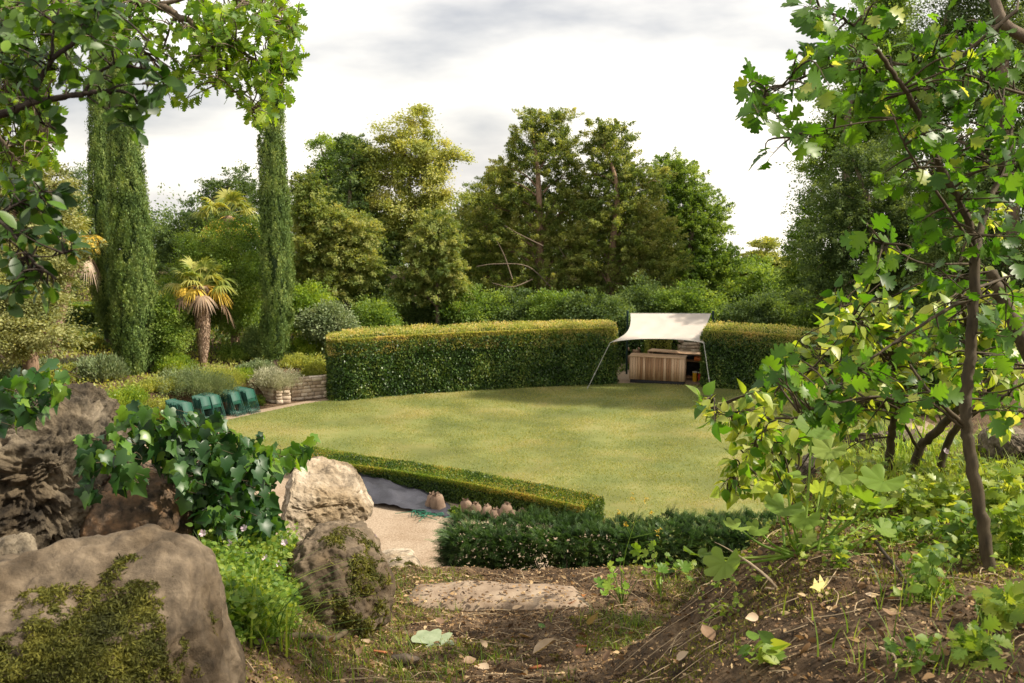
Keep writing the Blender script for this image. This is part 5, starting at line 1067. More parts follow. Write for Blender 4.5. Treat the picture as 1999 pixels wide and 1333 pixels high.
# --- sunlit shrub behind the sapling
SHB = at(1800, 880, 4.6); SHB[2] = tz(SHB[0], SHB[1])
leafy('mock_orange_shrub', 'sunlit yellow-green shrub with toothed leaves spreading behind the sapling', 'shrub', SHB,
 [([(1735, 985, 4.5), (1736, 890, 4.5), (1745, 820, 4.4), (1755, 760, 4.3), (1740, 690, 4.2)], .022, .012),
  ([(1770, 980, 4.5), (1795, 880, 4.5), (1840, 830, 4.4), (1900, 770, 4.3), (1980, 700, 4.3)], .024, .012),
  ([(1825, 980, 4.5), (1845, 880, 4.5), (1880, 820, 4.4), (1950, 780, 4.3), (2030, 760, 4.3)], .02, .01),
  ([(2060, 800, 3.6), (1999, 670, 3.5), (1960, 590, 3.5), (1935, 530, 3.5)], .03, .02),
  ([(1760, 780, 4.3), (1680, 740, 4.1), (1600, 720, 4.0), (1530, 745, 3.9)], .008, .003),
  ([(1750, 790, 4.3), (1650, 800, 4.0), (1560, 815, 3.8), (1450, 815, 3.7), (1385, 800, 3.6)], .009, .002),
  ([(1795, 880, 4.5), (1740, 800, 4.2), (1640, 780, 4.0)], .008, .003),
  ([(1755, 760, 4.3), (1700, 660, 4.1), (1640, 600, 4.0)], .008, .002),
  ([(1600, 830, 3.9), (1530, 850, 3.7), (1470, 880, 3.6), (1430, 930, 3.6)], .005, .002),
  ([(1900, 770, 4.3), (1890, 650, 4.1), (1870, 540, 4.0), (1900, 430, 4.0)], .012, .003)],
 [(1650, 590, 40, 9), (1700, 570, 34, 8), (1620, 640, 34, 9), (1680, 650, 50, 16), (1740, 620, 50, 14), (1800, 600, 50, 14), (1640, 700, 50, 16), (1560, 700, 34, 7), (1530, 760, 40, 12), (1600, 780, 50, 18), (1680, 740, 50, 18), (1760, 720, 60, 22), (1840, 680, 60, 20), (1920, 640, 60, 20), (1980, 600, 60, 16), (1930, 560, 50, 12), (1960, 440, 40, 8), (1890, 420, 30, 6), (1990, 720, 60, 16),
  (1900, 750, 60, 18), (1820, 780, 50, 14), (1740, 790, 40, 12), (1660, 810, 40, 12), (1480, 790, 34, 8, 3.7), (1420, 800, 30, 6, 3.6), (1380, 790, 20, 4, 3.6), (1400, 830, 24, 4, 3.6), (1460, 850, 30, 7, 3.6), (1520, 840, 34, 9, 3.7), (1580, 850, 34, 9, 3.8), (1440, 900, 26, 5, 3.6), (1500, 900, 30, 8, 3.7), (1425, 960, 20, 4, 3.6), (1480, 950, 30, 6, 3.7), (1540, 960, 26, 5, 3.7), (1960, 810, 50, 10), (1600, 900, 26, 5)],
 OVATE, .06, 'hawlit', 640, 4.15, k=6, dsp=.22, twig_r=.0022, face=(.2, -.3, .8), noise=.6, droop=.15, tl=.1, leaf2=('haw', .36), trunk_n=3)

# --- oak reaching in from the left above the path
OB = np.array([-6.4, 7.2, tz(-6.4, 7.2)]); OD = 8.0
oak_st = [([(-620, 1300, 7.6), (-560, 700, 7.6), (-520, 200, 7.8), (-420, -200, 8)], .17, .12),
 ([(-520, 200, 7.8), (-250, 60, 8), (0, 10, 8), (150, -20, 8), (300, 10, 8), (345, 30, 8), (400, 60, 8), (470, 100, 8), (545, 150, 8)], .06, .008),
 ([(345, 25, 8), (330, 60, 8), (318, 95, 8), (300, 120, 8)], .012, .004), ([(340, 30, 8), (370, 60, 8), (400, 100, 8.1)], .008, .003),
 ([(-250, 60, 8), (-60, 150, 7.8), (60, 220, 7.7), (90, 280, 7.6)], .04, .008), ([(300, 10, 8), (420, -10, 8), (520, 20, 8), (575, 60, 8)], .02, .004), ([(400, 60, 8), (460, 160, 8), (490, 220, 8)], .009, .003), ([(-100, 140, 7.8), (-20, 240, 7.6), (30, 310, 7.6)], .03, .006)]
oc = [(30, 30, 60, 40), (100, 40, 60, 40), (170, 30, 60, 36), (240, 20, 50, 26), (60, 100, 60, 40), (130, 90, 50, 24), (20, 170, 60, 40), (80, 180, 50, 26), (30, 240, 50, 34), (85, 250, 40, 20), (40, 300, 40, 24), (90, 310, 26, 10), (0, 330, 40, 16), (190, 80, 40, 12), (300, 30, 40, 14), (220, 70, 30, 8), (165, 150, 20, 3),
 (380, 30, 40, 18), (430, 50, 44, 22), (490, 40, 44, 24), (550, 40, 36, 18), (565, 85, 24, 10), (400, 90, 34, 14), (450, 110, 40, 20), (510, 100, 40, 20), (555, 120, 26, 10), (365, 130, 24, 7), (335, 160, 20, 5), (352, 190, 16, 4), (325, 195, 10, 2), (400, 150, 22, 6), (435, 165, 20, 6), (480, 150, 26, 8), (520, 160, 26, 9), (560, 180, 14, 4), (530, 205, 20, 6), (490, 225, 18, 6), (470, 190, 10, 2), (330, 90, 20, 3), (440, -10, 60, 20), (540, -10, 50, 16)]
leafy('oak_tree', 'oak with fresh lobed leaves overhanging the top left of the lawn view', 'tree', OB, oak_st, oc, OAK, .10, 'oak', 660, OD, bark='bark', k=5, dsp=.35, twig_r=.004, face=(.1, -.4, .5), noise=.6, droop=.35, tl=.22, wid=1.15)

# --- dark glossy branches close to the camera, upper left
PB = np.array([-1.9, 1.4, tz(-1.9, 1.4)]); PD = 1.95
leafy('privet_shrub', 'dark shrub with small glossy oval leaves reaching in at the upper left', 'shrub', PB,
 [([(-760, 1750, 1.9), (-500, 1000, 1.9), (-300, 420, 1.95), (-160, 270, 1.95), (0, 225, PD), (56, 203, PD), (161, 184, PD), (202, 178, PD), (262, 187, PD), (276, 250, PD)], .014, .0015),
  ([(56, 203, PD), (99, 120, PD), (150, 75, PD), (176, 8, PD), (185, -40, PD)], .006, .003), ([(161, 184, PD), (202, 135, PD), (262, 131, PD), (300, 140, PD)], .004, .0015), ([(262, 131, PD), (285, 86, PD), (292, 70, PD)], .002, .001),
  ([(99, 120, PD), (105, 60, PD), (120, 0, PD)], .003, .002), ([(56, 203, PD), (20, 140, PD), (-20, 100, PD)], .003, .002), ([(202, 178, PD), (250, 165, PD), (330, 165, PD)], .002, .001), ([(56, 225, PD), (90, 245, PD), (110, 252, PD)], .003, .001), ([(170, 188, PD), (205, 212, PD), (235, 235, PD)], .002, .001),
  ([(-300, 420, 1.95), (-120, 400, 1.9), (0, 433, 1.9), (60, 505, 1.9), (110, 545, 1.9)], .006, .002), ([(-20, 430, 1.9), (40, 395, 1.9), (90, 372, 1.9)], .003, .001), ([(50, 500, 1.9), (100, 500, 1.9), (135, 490, 1.9)], .002, .001)],
 [(20, 30, 30, 7), (30, 80, 30, 6), (65, 15, 20, 4), (140, 15, 24, 6), (185, 10, 20, 5), (215, 15, 20, 5), (190, 55, 20, 5), (215, 85, 20, 6), (185, 90, 16, 4), (100, 90, 20, 3), (45, 105, 20, 4), (20, 150, 30, 6), (60, 165, 24, 5), (70, 130, 20, 3), (125, 150, 18, 4), (150, 130, 16, 3), (20, 190, 20, 3), (100, 235, 14, 2), (90, 215, 16, 3), (215, 205, 16, 3), (265, 255, 12, 4), (275, 220, 10, 3), (280, 195, 14, 3), (300, 175, 14, 4), (325, 160, 8, 3), (290, 125, 14, 3), (283, 78, 8, 2), (240, 120, 22, 5), (235, 165, 20, 4), (170, 175, 16, 3), (145, 60, 14, 3),
  (20, 365, 24, 6), (60, 370, 20, 5), (95, 375, 14, 4), (40, 410, 24, 7), (90, 410, 20, 6), (60, 445, 26, 8), (20, 450, 20, 5), (120, 465, 14, 4), (140, 485, 10, 4), (20, 500, 22, 6), (60, 520, 20, 6), (40, 550, 22, 7), (90, 560, 16, 5), (100, 578, 8, 2), (15, 585, 18, 5), (110, 440, 12, 2)],
 OVAL, .036, 'privet', 680, PD, bark='bark_dark', k=3, dsp=.05, twig_r=.0011, face=(.1, -.6, .5), noise=.6, droop=.0, tl=.045, leaf2=('ivyyoung', .05), wid=1.05)

# ================================================================== IVY
def ivy(label, seed, D, clusters, base, face=(0, -.75, .55), young=.12, stems=()):
    rng = np.random.RandomState(seed); root = thing('ivy', label, 'ivy', base); sm = MB(); lm = MB(); ym = MB(); P_ = []; T_ = []; N_ = []; S_ = []; Yg = []
    for (px, py, r_, n, *rest) in clusters:
        d_ = rest[0] if rest else D; yg = rest[1] if len(rest) > 1 else young; c = at(px, py, d_)
        prev = c+rng.normal(size=3)*.02+[0, 0, .05]
        for k in range(int(n*1.5)):
            a = rng.uniform(0, 6.28); q = r_*math.sqrt(rng.rand()); p_ = at(px+q*math.cos(a), py+q*math.sin(a), d_+rng.normal()*.05)
            s_ = p_+np.array([rng.normal()*.02, .05, -.03]); cu = curve([c+[0, .06, -.02], (c+s_)/2+rng.normal(size=3)*.01+[0, .03, 0], s_, p_], 3)
            if rng.rand() < .45: sm.tube(cu, np.linspace(.0018, .001, len(cu)), 4, cap=False)
            else: sm.tube([s_, p_], .001, 4, cap=False)
            P_.append(p_); t = np.array([rng.normal()*.6, -.25, -.75+rng.normal()*.35]); T_.append(t); N_.append(np.array(face)+[0, .15, .1]+rng.normal(size=3)*.6); S_.append(.052*rng.uniform(.5, 1.3)); Yg.append(rng.rand() < yg)
    P_, T_, N_, S_, Yg = map(np.array, (P_, T_, N_, S_, Yg)); tn = rng.rand(len(P_))
    scatter(lm, IVY, P_[~Yg], T_[~Yg], N_[~Yg], S_[~Yg], tn[~Yg]); scatter(ym, IVY, P_[Yg], T_[Yg], N_[Yg], S_[Yg], tn[Yg])
    sm.build('stem', M['bark_grey'], root, smooth=True); lm.build('leaves', LM['ivy'], root, smooth=True); ym.build('young_leaves', LM['ivyyoung'], root, smooth=True)
    return root
ivy('dark ivy trailing over the rocks between the tall boulder and the pale boulder', 700, 3.7,
 [(270, 815, 34, 22, 3.7, .5), (320, 835, 40, 30, 3.7, .35), (370, 845, 36, 30, 3.75, .4), (410, 830, 30, 20, 3.8, .6), (290, 865, 34, 20), (340, 885, 40, 30), (395, 890, 44, 44, 3.8), (450, 880, 40, 36, 3.9, .3), (500, 880, 34, 26, 4.1, .5), (540, 890, 26, 16, 4.4, .8), (575, 885, 24, 12, 4.6, .9), (600, 868, 18, 6, 4.6, .8), (420, 930, 44, 50, 3.85), (480, 925, 40, 40, 4.0), (520, 925, 26, 18, 4.3), (400, 975, 36, 34, 3.85), (450, 985, 44, 46, 3.95), (500, 985, 34, 30, 4.2), (420, 1015, 34, 24, 3.85), (480, 1025, 34, 26, 4.0), (530, 1010, 22, 10, 4.4), (370, 950, 20, 8),
  (215, 865, 34, 12, 3.35, .2), (185, 900, 28, 10, 3.3, .1), (175, 945, 26, 7, 3.3, .1), (235, 900, 24, 8, 3.4, .2), (265, 925, 22, 8, 3.5, .2), (240, 930, 20, 5, 3.4), (170, 860, 14, 3, 3.3)], at(400, 1030, 4.0))
ivy('ivy sprays with broad leaves on top of the tall boulder at the left edge', 710, 3.3,
 [(30, 765, 34, 12, 3.25, .3), (70, 770, 30, 12, 3.25, .3), (110, 760, 26, 8, 3.25, .3), (120, 722, 16, 3, 3.3, .4), (50, 735, 20, 4, 3.3, .4), (20, 790, 30, 10, 3.2, .1), (50, 800, 22, 5, 3.2, .1), (5, 820, 16, 5, 3.2), (75, 745, 20, 5, 3.3, .3)], at(60, 800, 3.3), face=(0, -.5, .8))

# ================================================================== SMALL PLANTS, GRASS AND LITTER
rng = np.random.RandomState(800)
def gpt(px, py): p_ = on_ground(px, py, 1.2, 30); p_[2] = near_z(p_[0], p_[1]); return p_
def grass_tuft(name, label, px, py, n, ln, wd, spread, seed, leaf='herb', lean=(0, 0), mess=.6, r=.06, d=None, group=None):
    rng = np.random.RandomState(seed); b_ = gpt(px, py) if d is None else at(px, py, d); m_ = MB(); base = b_+np.c_[rng.normal(size=(n, 2))*r, np.full(n, -.02)]
    an = rng.uniform(0, 6.28, n); le = np.c_[np.cos(an), np.sin(an), 0*an]*(spread*rng.uniform(.2, 1.1, n))[:, None]+np.array([lean[0], lean[1], 0])
    blades(m_, base, ln*rng.uniform(.45, 1.1, n), wd*rng.uniform(.6, 1.2, n), le*1.5, rng, seg=7, droop=1.25)
    return tag(m_.build(name, LM[leaf], None, smooth=True, loc=tuple(b_)), label, 'grass tuft', group)
grass_tuft('grass_tuft', 'arching tuft of long green grass between the big boulder and the mossy boulder', 490, 1250, 60, .36, .007, .55, 1, lean=(.25, 0))
grass_tuft('grass_tuft', 'grass tuft leaning right in front of the mossy boulder', 560, 1275, 34, .30, .006, .5, 2, lean=(.35, 0))
grass_tuft('grass_tuft', 'pale grass tuft rising behind the big boulder', 450, 1190, 40, .26, .008, .35, 3)
grass_tuft('grass_tuft', 'bright tall grass blades in front of the long brown rock', 1775, 925, 30, .42, .010, .35, 4, leaf='geran')
grass_tuft('grass_tuft', 'low green grass on the bank edge right of the stone step', 1225, 1215, 120, .13, .004, .7, 5, r=.05)
grass_tuft('grass_tuft', 'fine grass tuft by the orange leaf at the step corner', 1150, 1215, 50, .11, .004, .6, 6, r=.08)
grass_tuft('grass_tuft', 'grass tuft growing beside the sapling foot', 1800, 1180, 24, .2, .006, .4, 7)
grass_tuft('grass_tuft', 'small grass tuft alone on the soil at the bottom of the bank', 1670, 1245, 12, .12, .006, .4, 8)
grass_tuft('grass_tuft', 'small grass tuft on the soil near the right bottom corner', 1745, 1290, 12, .14, .006, .4, 9)
grass_tuft('grass_tuft', 'thin grass tuft at the bottom left of the path', 635, 1325, 30, .14, .004, .4, 10, r=.035)

def in_quad(n, quad, rng):   # random pixels in a convex quad
    u, v = rng.rand(n), rng.rand(n); q = np.array(quad, float)
    return (q[0][None]*(1-u)[:, None]+q[1][None]*u[:, None])*(1-v)[:, None]+(q[3][None]*(1-u)[:, None]+q[2][None]*u[:, None])*v[:, None]
def region(n, x0, x1, y0, y1, rng, f=None):
    X_ = np.c_[rng.uniform(x0, x1, n), rng.uniform(y0, y1, n)]
    if f is not None: X_ = X_[f(X_[:, 0], X_[:, 1])]
    return np.c_[X_, terr(X_[:, 0], X_[:, 1])+fine(X_[:, 0], X_[:, 1])]
# leaf litter: small crumbs, bits of leaf, straw
m_ = MB(); P_ = region(75000, -1.6, 3.0, 1.5, 6.0, rng); k_ = fbm(P_, 3, 2.5); P_ = P_[rng.rand(len(P_)) < .55+.6*k_]; n_ = len(P_)
scatter(m_, RHOMB, P_+[0, 0, .004], rng.normal(size=(n_, 3))*[1, 1, .25], rng.normal(size=(n_, 3))*.5+[0, 0, 1], rng.uniform(.005, .020, n_), rng.rand(n_)**1.3, 0, .8)
P_ = region(5000, -1.4, 2.8, 1.5, 5.2, rng); n_ = len(P_)
scatter(m_, OVATE, P_+[0, 0, .008], rng.normal(size=(n_, 3))*[1, 1, .5], rng.normal(size=(n_, 3))*.9+[0, 0, 1], rng.uniform(.012, .034, n_), rng.rand(n_)**1.4, 0, .75)
u_, v_ = rng.rand(420), rng.rand(420)**1.6; cst = [gnd(*q, zs) for q in ((772, 1184), (812, 1130), (1122, 1136), (1165, 1184))]
P_ = ((cst[0]*(1-u_[:, None])+cst[3]*u_[:, None])*(1-v_[:, None])+(cst[1]*(1-u_[:, None])+cst[2]*u_[:, None])*v_[:, None])+[0, 0, .022]
scatter(m_, RHOMB, P_, rng.normal(size=(420, 3))*[1, 1, .2], rng.normal(size=(420, 3))*.4+[0, 0, 1], rng.uniform(.008, .03, 420), rng.rand(420))
tag(m_.build('leaf_litter', LM['brown']), 'brown crumbs and broken dead leaves strewn over the soil', 'leaf litter', kind='stuff')
# soil crumbs as little clods
m_ = MB(); P_ = region(60000, -1.4, 3.0, 1.5, 5.4, rng); n_ = len(P_); tet = (np.array([[1, 0, -.4], [-.5, .85, -.4], [-.5, -.85, -.4], [0, 0, .9]]), np.array([[0, 1, 3], [1, 2, 3], [2, 0, 3]]))
scatter(m_, tet, P_, rng.normal(size=(n_, 3)), rng.normal(size=(n_, 3)), rng.uniform(.002, .008, n_), rng.rand(n_)); tag(m_.build('soil_crumbs', M['soilcrumb'] if 'soilcrumb' in M else M['soil']), 'loose crumbs of soil and grit on the path and bank', 'soil', kind='stuff')
# straws and fine dead stems
m_ = MB(); P_ = region(900, -1.2, 2.8, 1.6, 5.2, rng)
for p_ in P_:
    a = rng.uniform(0, 6.28); L_ = rng.uniform(.04, .16); d_ = np.array([math.cos(a), math.sin(a), 0])*L_; q = p_+d_; q[2] = near_z(q[0], q[1])
    m_.tube(curve([p_+[0, 0, .008], (p_+q)/2+[rng.normal()*.01, rng.normal()*.01, .015], q+[0, 0, .008]], 3), .0013, 4, tint=rng.rand(), cap=False)
for k in range(9):
    p_ = gpt(1300+rng.uniform(-60, 180), 1180+rng.uniform(-20, 60)); a = rng.normal()*.7+2.8; d_ = np.array([math.cos(a), math.sin(a)*.6, 0])*rng.uniform(.15, .35); q = p_+d_; q[2] = near_z(q[0], q[1])
    m_.tube(curve([p_+[0, 0, .02], (p_+q)/2+[rng.normal()*.05, rng.normal()*.05, .03], q+[0, 0, .01]], 4), .001, 4, tint=.8, cap=False)
tag(m_.build('dead_straw', M['straw']), 'thin dry straws and dead stems lying on the soil', 'straw', kind='stuff')
# mossy carpet and thin grass on the ground close by
m_ = MB(); P_ = region(240000, -1.5, 3.0, 1.5, 5.3, rng); k_ = fbm(P_, 4, 2.2); left = sst(.1, -.7, P_[:, 0]); P_ = P_[(k_+.3*left > .02) & (rng.rand(len(P_)) < .8)]; n_ = len(P_)
scatter(m_, RHOMB, P_, rng.normal(size=(n_, 3))*.6+[0, 0, .9], rng.normal(size=(n_, 3)), rng.uniform(.006, .018, n_), np.clip(vnoise(P_*12)*.7+.3*rng.rand(n_), 0, 1), 0, .5)
tag(m_.build('moss', LM['soilmoss']), 'patches of yellow-green moss creeping over the soil', 'moss', kind='stuff')
m_ = MB(); P_ = region(17000, -1.5, 3.0, 1.6, 5.6, rng); k_ = fbm(P_+3, 3, 2.0); P_ = P_[k_ > .02+.2*(np.abs(P_[:, 0]-.3) < .45)]; n_ = len(P_)
an = rng.uniform(0, 6.28, n_); blades(m_, P_-[0, 0, .005], rng.uniform(.02, .085, n_), .0035, np.c_[np.cos(an), np.sin(an), 0*an]*rng.uniform(.2, 1., n_)[:, None], rng, seg=3)
tag(m_.build('thin_grass', LM['herb']), 'thin scattered grass blades on the soil of path and bank', 'grass', kind='stuff')

# flowering herb patch on the left
PX = in_quad(2400, [(370, 1040), (590, 1030), (570, 1240), (400, 1260)], rng); m_ = MB(); sm_ = MB()
for px, py in PX[:1700]:
    g = gpt(px, py+12); p_ = g+[rng.normal()*.01, rng.normal()*.01, .02+.12*rng.rand()**1.5]
    if rng.rand() < .22: sm_.tube(curve([g, (g+p_)/2+rng.normal(size=3)*.02, p_], 3), .0012, 3, tint=rng.rand(), cap=False)
    nl = rng.randint(3, 7)
    scatter(m_, HAW if rng.rand() < .6 else OVATE, np.repeat(p_[None], nl, 0)+rng.normal(size=(nl, 3))*.014, rng.normal(size=(nl, 3))*[1, 1, .6], rng.normal(size=(nl, 3))*.5+[0, -.3, .8], rng.uniform(.012, .030, nl), rng.rand(nl))
q_ = np.array([gpt(px, py) for px, py in PX[:700]]); an = rng.uniform(0, 6.28, 700); blades(m_, q_, rng.uniform(.08, .2, 700), .004, np.c_[np.cos(an), np.sin(an), 0*an]*rng.uniform(.2, 1.2, 700)[:, None], rng, seg=5)
m_.build('x', LM['herb']); hb = bpy.context.scene.objects['x']; hb.name = 'herb_carpet'; tag(hb, 'fresh green herbs growing thickly between the ivy and the boulders', 'herbs', kind='stuff')
tag(sm_.build('herb_stems', LM['herb']), 'thin stems of the herbs between the boulders', 'herbs', kind='stuff')
petal = leaf_tpl([(0, .02, 0), (.3, .18, .3), (.7, .33, .75), (.95, .2, 1.0), (.92, 0, .92)], .1, .25)
def flower(px, py, d_, label, group, rng):
    p_ = at(px, py, d_); g = p_.copy(); g[2] = near_z(p_[0], p_[1]); g[2] = max(g[2], p_[2]-.22); root = thing('wild_flower', label, 'flower', g, group); m_ = MB()
    an = np.arange(5)*6.283/5+rng.rand(); ax = unit(np.array([rng.normal()*.4, -.7, .6])); e1 = unit(np.cross(ax, [0, 0, 1.])); e2 = np.cross(ax, e1)
    t = np.cos(an)[:, None]*e1+np.sin(an)[:, None]*e2+ax*.35; scatter(m_, petal, np.repeat(p_[None], 5, 0), t, np.repeat(ax[None], 5, 0), .017, rng.rand(5)); m_.build('petals', LM['flower'], root)
    m_ = MB(); m_.tube(curve([g-[0, 0, .01], (g+p_)/2+rng.normal(size=3)*.012, p_], 4), .0012, 4); m_.build('stem', LM['herb'], root)
for px, py, d_ in [(402, 1000, 3.8), (478, 1032, 3.9), (362, 1052, 3.6), (396, 1042, 3.7), (520, 1036, 4.0), (556, 1060, 4.0), (420, 1088, 3.8), (486, 1080, 3.9), (518, 1090, 3.9), (543, 1102, 3.9), (380, 1100, 3.7), (540, 1120, 3.9), (450, 1060, 3.8)]:
    flower(px, py, d_, 'pale pink wild flower in the herb patch between the boulders', 'pale pink wild flowers', rng)
flower(731, 1050, 4.4, 'single pale lilac flower standing above the mossy boulder', None, rng)
flower(1845, 882, 4.3, 'white flower on a tall stem in front of the long brown rock', None, rng)

# big soft geranium on the bank
GB = gpt(1562, 1094); rr = np.random.RandomState(810); gr = thing('geranium_plant', 'velvety pale green geranium with round lobed leaves on the right bank', 'plant', GB)
sm_ = MB(); LMb = MB()
for px, py, sz, d_ in [(1584, 840, .13, 3.2), (1622, 878, .13, 3.25), (1534, 925, .12, 3.15), (1640, 925, .10, 3.2), (1725, 940, .15, 3.2), (1712, 992, .14, 3.3), (1531, 992, .12, 3.0), (1683, 975, .11, 3.15), (1573, 1012, .10, 3.05), (1440, 1030, .09, 3.1), (1480, 1034, .08, 3.15), (1362, 1084, .11, 3.1), (1416, 1098, .13, 3.0), (1720, 1032, .09, 3.1), (1644, 1015, .08, 3.1), (1575, 1050, .06, 3.0), (1500, 960, .09, 3.3), (1600, 960, .08, 3.3)]:
    p_ = at(px, py, d_); mid = (GB*.5+p_*.5)+np.array([(p_[0]-GB[0])*.12, 0, -.01])
    cu = curve([GB+rr.normal(size=3)*[.025, .02, 0], mid, p_], 6); sm_.tube(cu, np.linspace(.0048, .0028, len(cu)), 6, tint=rr.rand())
    t = np.array([rr.normal()*.5, -.5, rr.normal()*.4-.1]); nrm = np.array([rr.normal()*.3, -.35, .85])+rr.normal(size=3)*.25
    scatter(LMb, FAN, p_[None], t[None], nrm[None], [sz], [rr.rand()])
sm_.build('stem', LM['geran'], gr, smooth=True); LMb.build('leaves', LM['geran'], gr, smooth=False)
# lime plants right of the step
for i, (px, py, n_, lb) in enumerate([(1215, 1150, 16, 'lime green plant with round lobed leaves right of the stone step'), (1290, 1130, 12, 'leafy green plant between the step plant and the geranium')]):
    g = gpt(px, py+35); root = thing('lady_mantle_plant', lb, 'plant', g); a_ = MB(); s_ = MB()
    for k in range(n_):
        p_ = at(px+rr.uniform(-55, 55), py+rr.uniform(-70, 15), depth_of(g)+rr.normal()*.06); s_.tube(curve([g, (g+p_)/2+[0, 0, .02], p_], 4), .0014, 4, cap=False)
        scatter(a_, FAN, p_[None], rr.normal(size=(1, 3))*[1, .6, .3], rr.normal(size=(1, 3))*.35+[0, -.4, .8], [rr.uniform(.04, .085)], [rr.rand()])
    a_.build('leaves', LM['bright2'] if 'bright2' in LM else LM['bright'], root); s_.build('stem', LM['herb'], root)
g = gpt(1222, 1135); wd_ = thing('wall_lettuce', 'thin weed stalk with tiny yellow flowers rising in front of the ragged yew', 'weed', g); s_ = MB(); f_ = MB(); d_ = depth_of(g)
st_ = [at(x, y, d_) for x, y in ((1216, 1120), (1222, 1075), (1238, 1025), (1250, 985))]; s_.tube(curve([g]+st_, 5), [.0022, .001], 5)
for a, b in (((1232, 1050), (1285, 1038)), ((1238, 1025), (1210, 1000)), ((1245, 1000), (1262, 975)), ((1232, 1045), (1222, 1025)), ((1240, 1020), (1268, 1000)), ((1248, 990), (1240, 972))):
    s_.tube(curve([at(*a, d_), at(*b, d_)], 3), .0008, 4)
    f_ = MB()
    for k in range(5): p_ = at(b[0]+rr.normal()*3, b[1]+rr.normal()*3, d_); s_.tube([at(*b, d_), p_], .0005, 3, cap=False); scatter(f_, petal, np.repeat(p_[None], 4, 0), rr.normal(size=(4, 3)), rr.normal(size=(4, 3)), .009, rr.rand(4))
    f_.build('flower_head', LM['palmyellow'], wd_)
s_.build('stem', LM['geran'], wd_)

# weeds of the right bank
def weed(px, py, n_, hpx, rpx, sz, tplw, lf, label, seed, group=None, name='weed'):
    rr = np.random.RandomState(seed); g = gpt(px, py); d_ = depth_of(g); root = thing(name, label, 'weed', g, group); a_ = MB(); s_ = MB()
    for k in range(n_):
        p_ = at(px+rr.normal()*rpx*.5, py-rr.uniform(.05, 1)*hpx, d_+rr.normal()*.07); s_.tube(curve([g+rr.normal(size=3)*[.01, .01, 0], (g+p_)/2+rr.normal(size=3)*.01, p_], 3), .001, 3, cap=False)
        nl = 3; scatter(a_, tplw, p_+rr.normal(size=(nl, 3))*.006, rr.normal(size=(nl, 3))*[1, .7, .4], rr.normal(size=(nl, 3))*.45+[0, -.3, .85], sz*rr.uniform(.5, 1.2, nl), rr.rand(nl))
    a_.build('leaves', LM[lf], root); s_.build('stem', LM['herb'], root); return root
WD = [(1830, 1010, 60, 70, 60, .05, HAW, 'hawlit', 'sunlit lobed weeds in front of the long brown rock'), (1950, 1000, 60, 80, 70, .055, HAW, 'hawlit', 'bright yellow-green weeds at the right edge below the grey rock'),
 (1700, 1000, 36, 60, 50, .045, HAW, 'hawlit', 'bright weeds just right of the geranium'), (1640, 960, 24, 50, 40, .045, HAW, 'hawlit', 'lime weeds behind the geranium leaves'), (1760, 1060, 40, 50, 60, .04, OVATE, 'herb', 'low green weeds right of the geranium stems'), (1880, 1080, 50, 90, 60, .045, OVATE, 'herb', 'green weeds just left of the sapling foot'),
 (1985, 1100, 50, 110, 50, .05, HAW, 'bright', 'tall green weeds right of the sapling foot'), (1810, 1170, 50, 110, 50, .032, OVATE, 'herb', 'small leaved herb growing left of the sapling base'), (1960, 1220, 34, 60, 50, .05, HAW, 'bright', 'lobed weed seedling in front of the sapling base'), (1640, 1110, 34, 60, 28, .022, OVATE, 'herb', 'tiny leaved creeping herb beside the long dark twig'),
 (1900, 1290, 30, 60, 50, .04, HAW, 'herb', 'low weed in the bottom right corner'), (1490, 1290, 14, 40, 30, .05, OVATE, 'herb', 'single leafy seedling at the bottom edge of the bank'), (1340, 1120, 14, 30, 40, .04, HAW, 'herb', 'small weed on the crest left of the geranium'), (1790, 1300, 22, 50, 50, .03, OVATE, 'herb', 'small weed on the dark soil near the bottom right')]
for i, w_ in enumerate(WD): weed(*w_, 820+i)
m_ = MB(); P_ = region(14000, 1.0, 3.6, 3.2, 6.0, rng, lambda x, y: (y > 3.5+.25*(x-1.2)) & (x > .9+.45*(y-3.2))); n_ = len(P_); print('bank', n_)
scatter(m_, HAW, P_[:2600]+np.c_[rng.normal(size=(2600, 2))*.01, rng.rand(2600)*.09], rng.normal(size=(2600, 3))*[1, 1, .5], rng.normal(size=(2600, 3))*.5+[0, -.2, .9], rng.uniform(.02, .05, 2600), rng.rand(2600))
an = rng.uniform(0, 6.28, 5000); blades(m_, P_[2600:7600], rng.uniform(.04, .16, 5000), .005, np.c_[np.cos(an), np.sin(an), 0*an]*rng.uniform(.2, .9, 5000)[:, None], rng, seg=3)
P_ = region(2600, .5, 3.0, 1.7, 4.2, rng); kk_ = fbm(P_+7, 3, 1.7); P_ = P_[(kk_ > .0) & (P_[:, 0] > .35+.3*(P_[:, 1]-2.2))]
for q_ in P_:
    nl = rng.randint(3, 9); scatter(m_, OVATE if rng.rand() < .6 else HAW, q_+np.c_[rng.normal(size=(nl, 2))*.012, rng.rand(nl)*.05], rng.normal(size=(nl, 3))*[1, 1, .4], rng.normal(size=(nl, 3))*.4+[0, -.2, 1], rng.uniform(.008, .024, nl), rng.rand(nl))
tag(m_.build('bank_herbs', LM['bright']), 'dense low herbs and grass covering the far part of the right bank', 'herbs', kind='stuff')

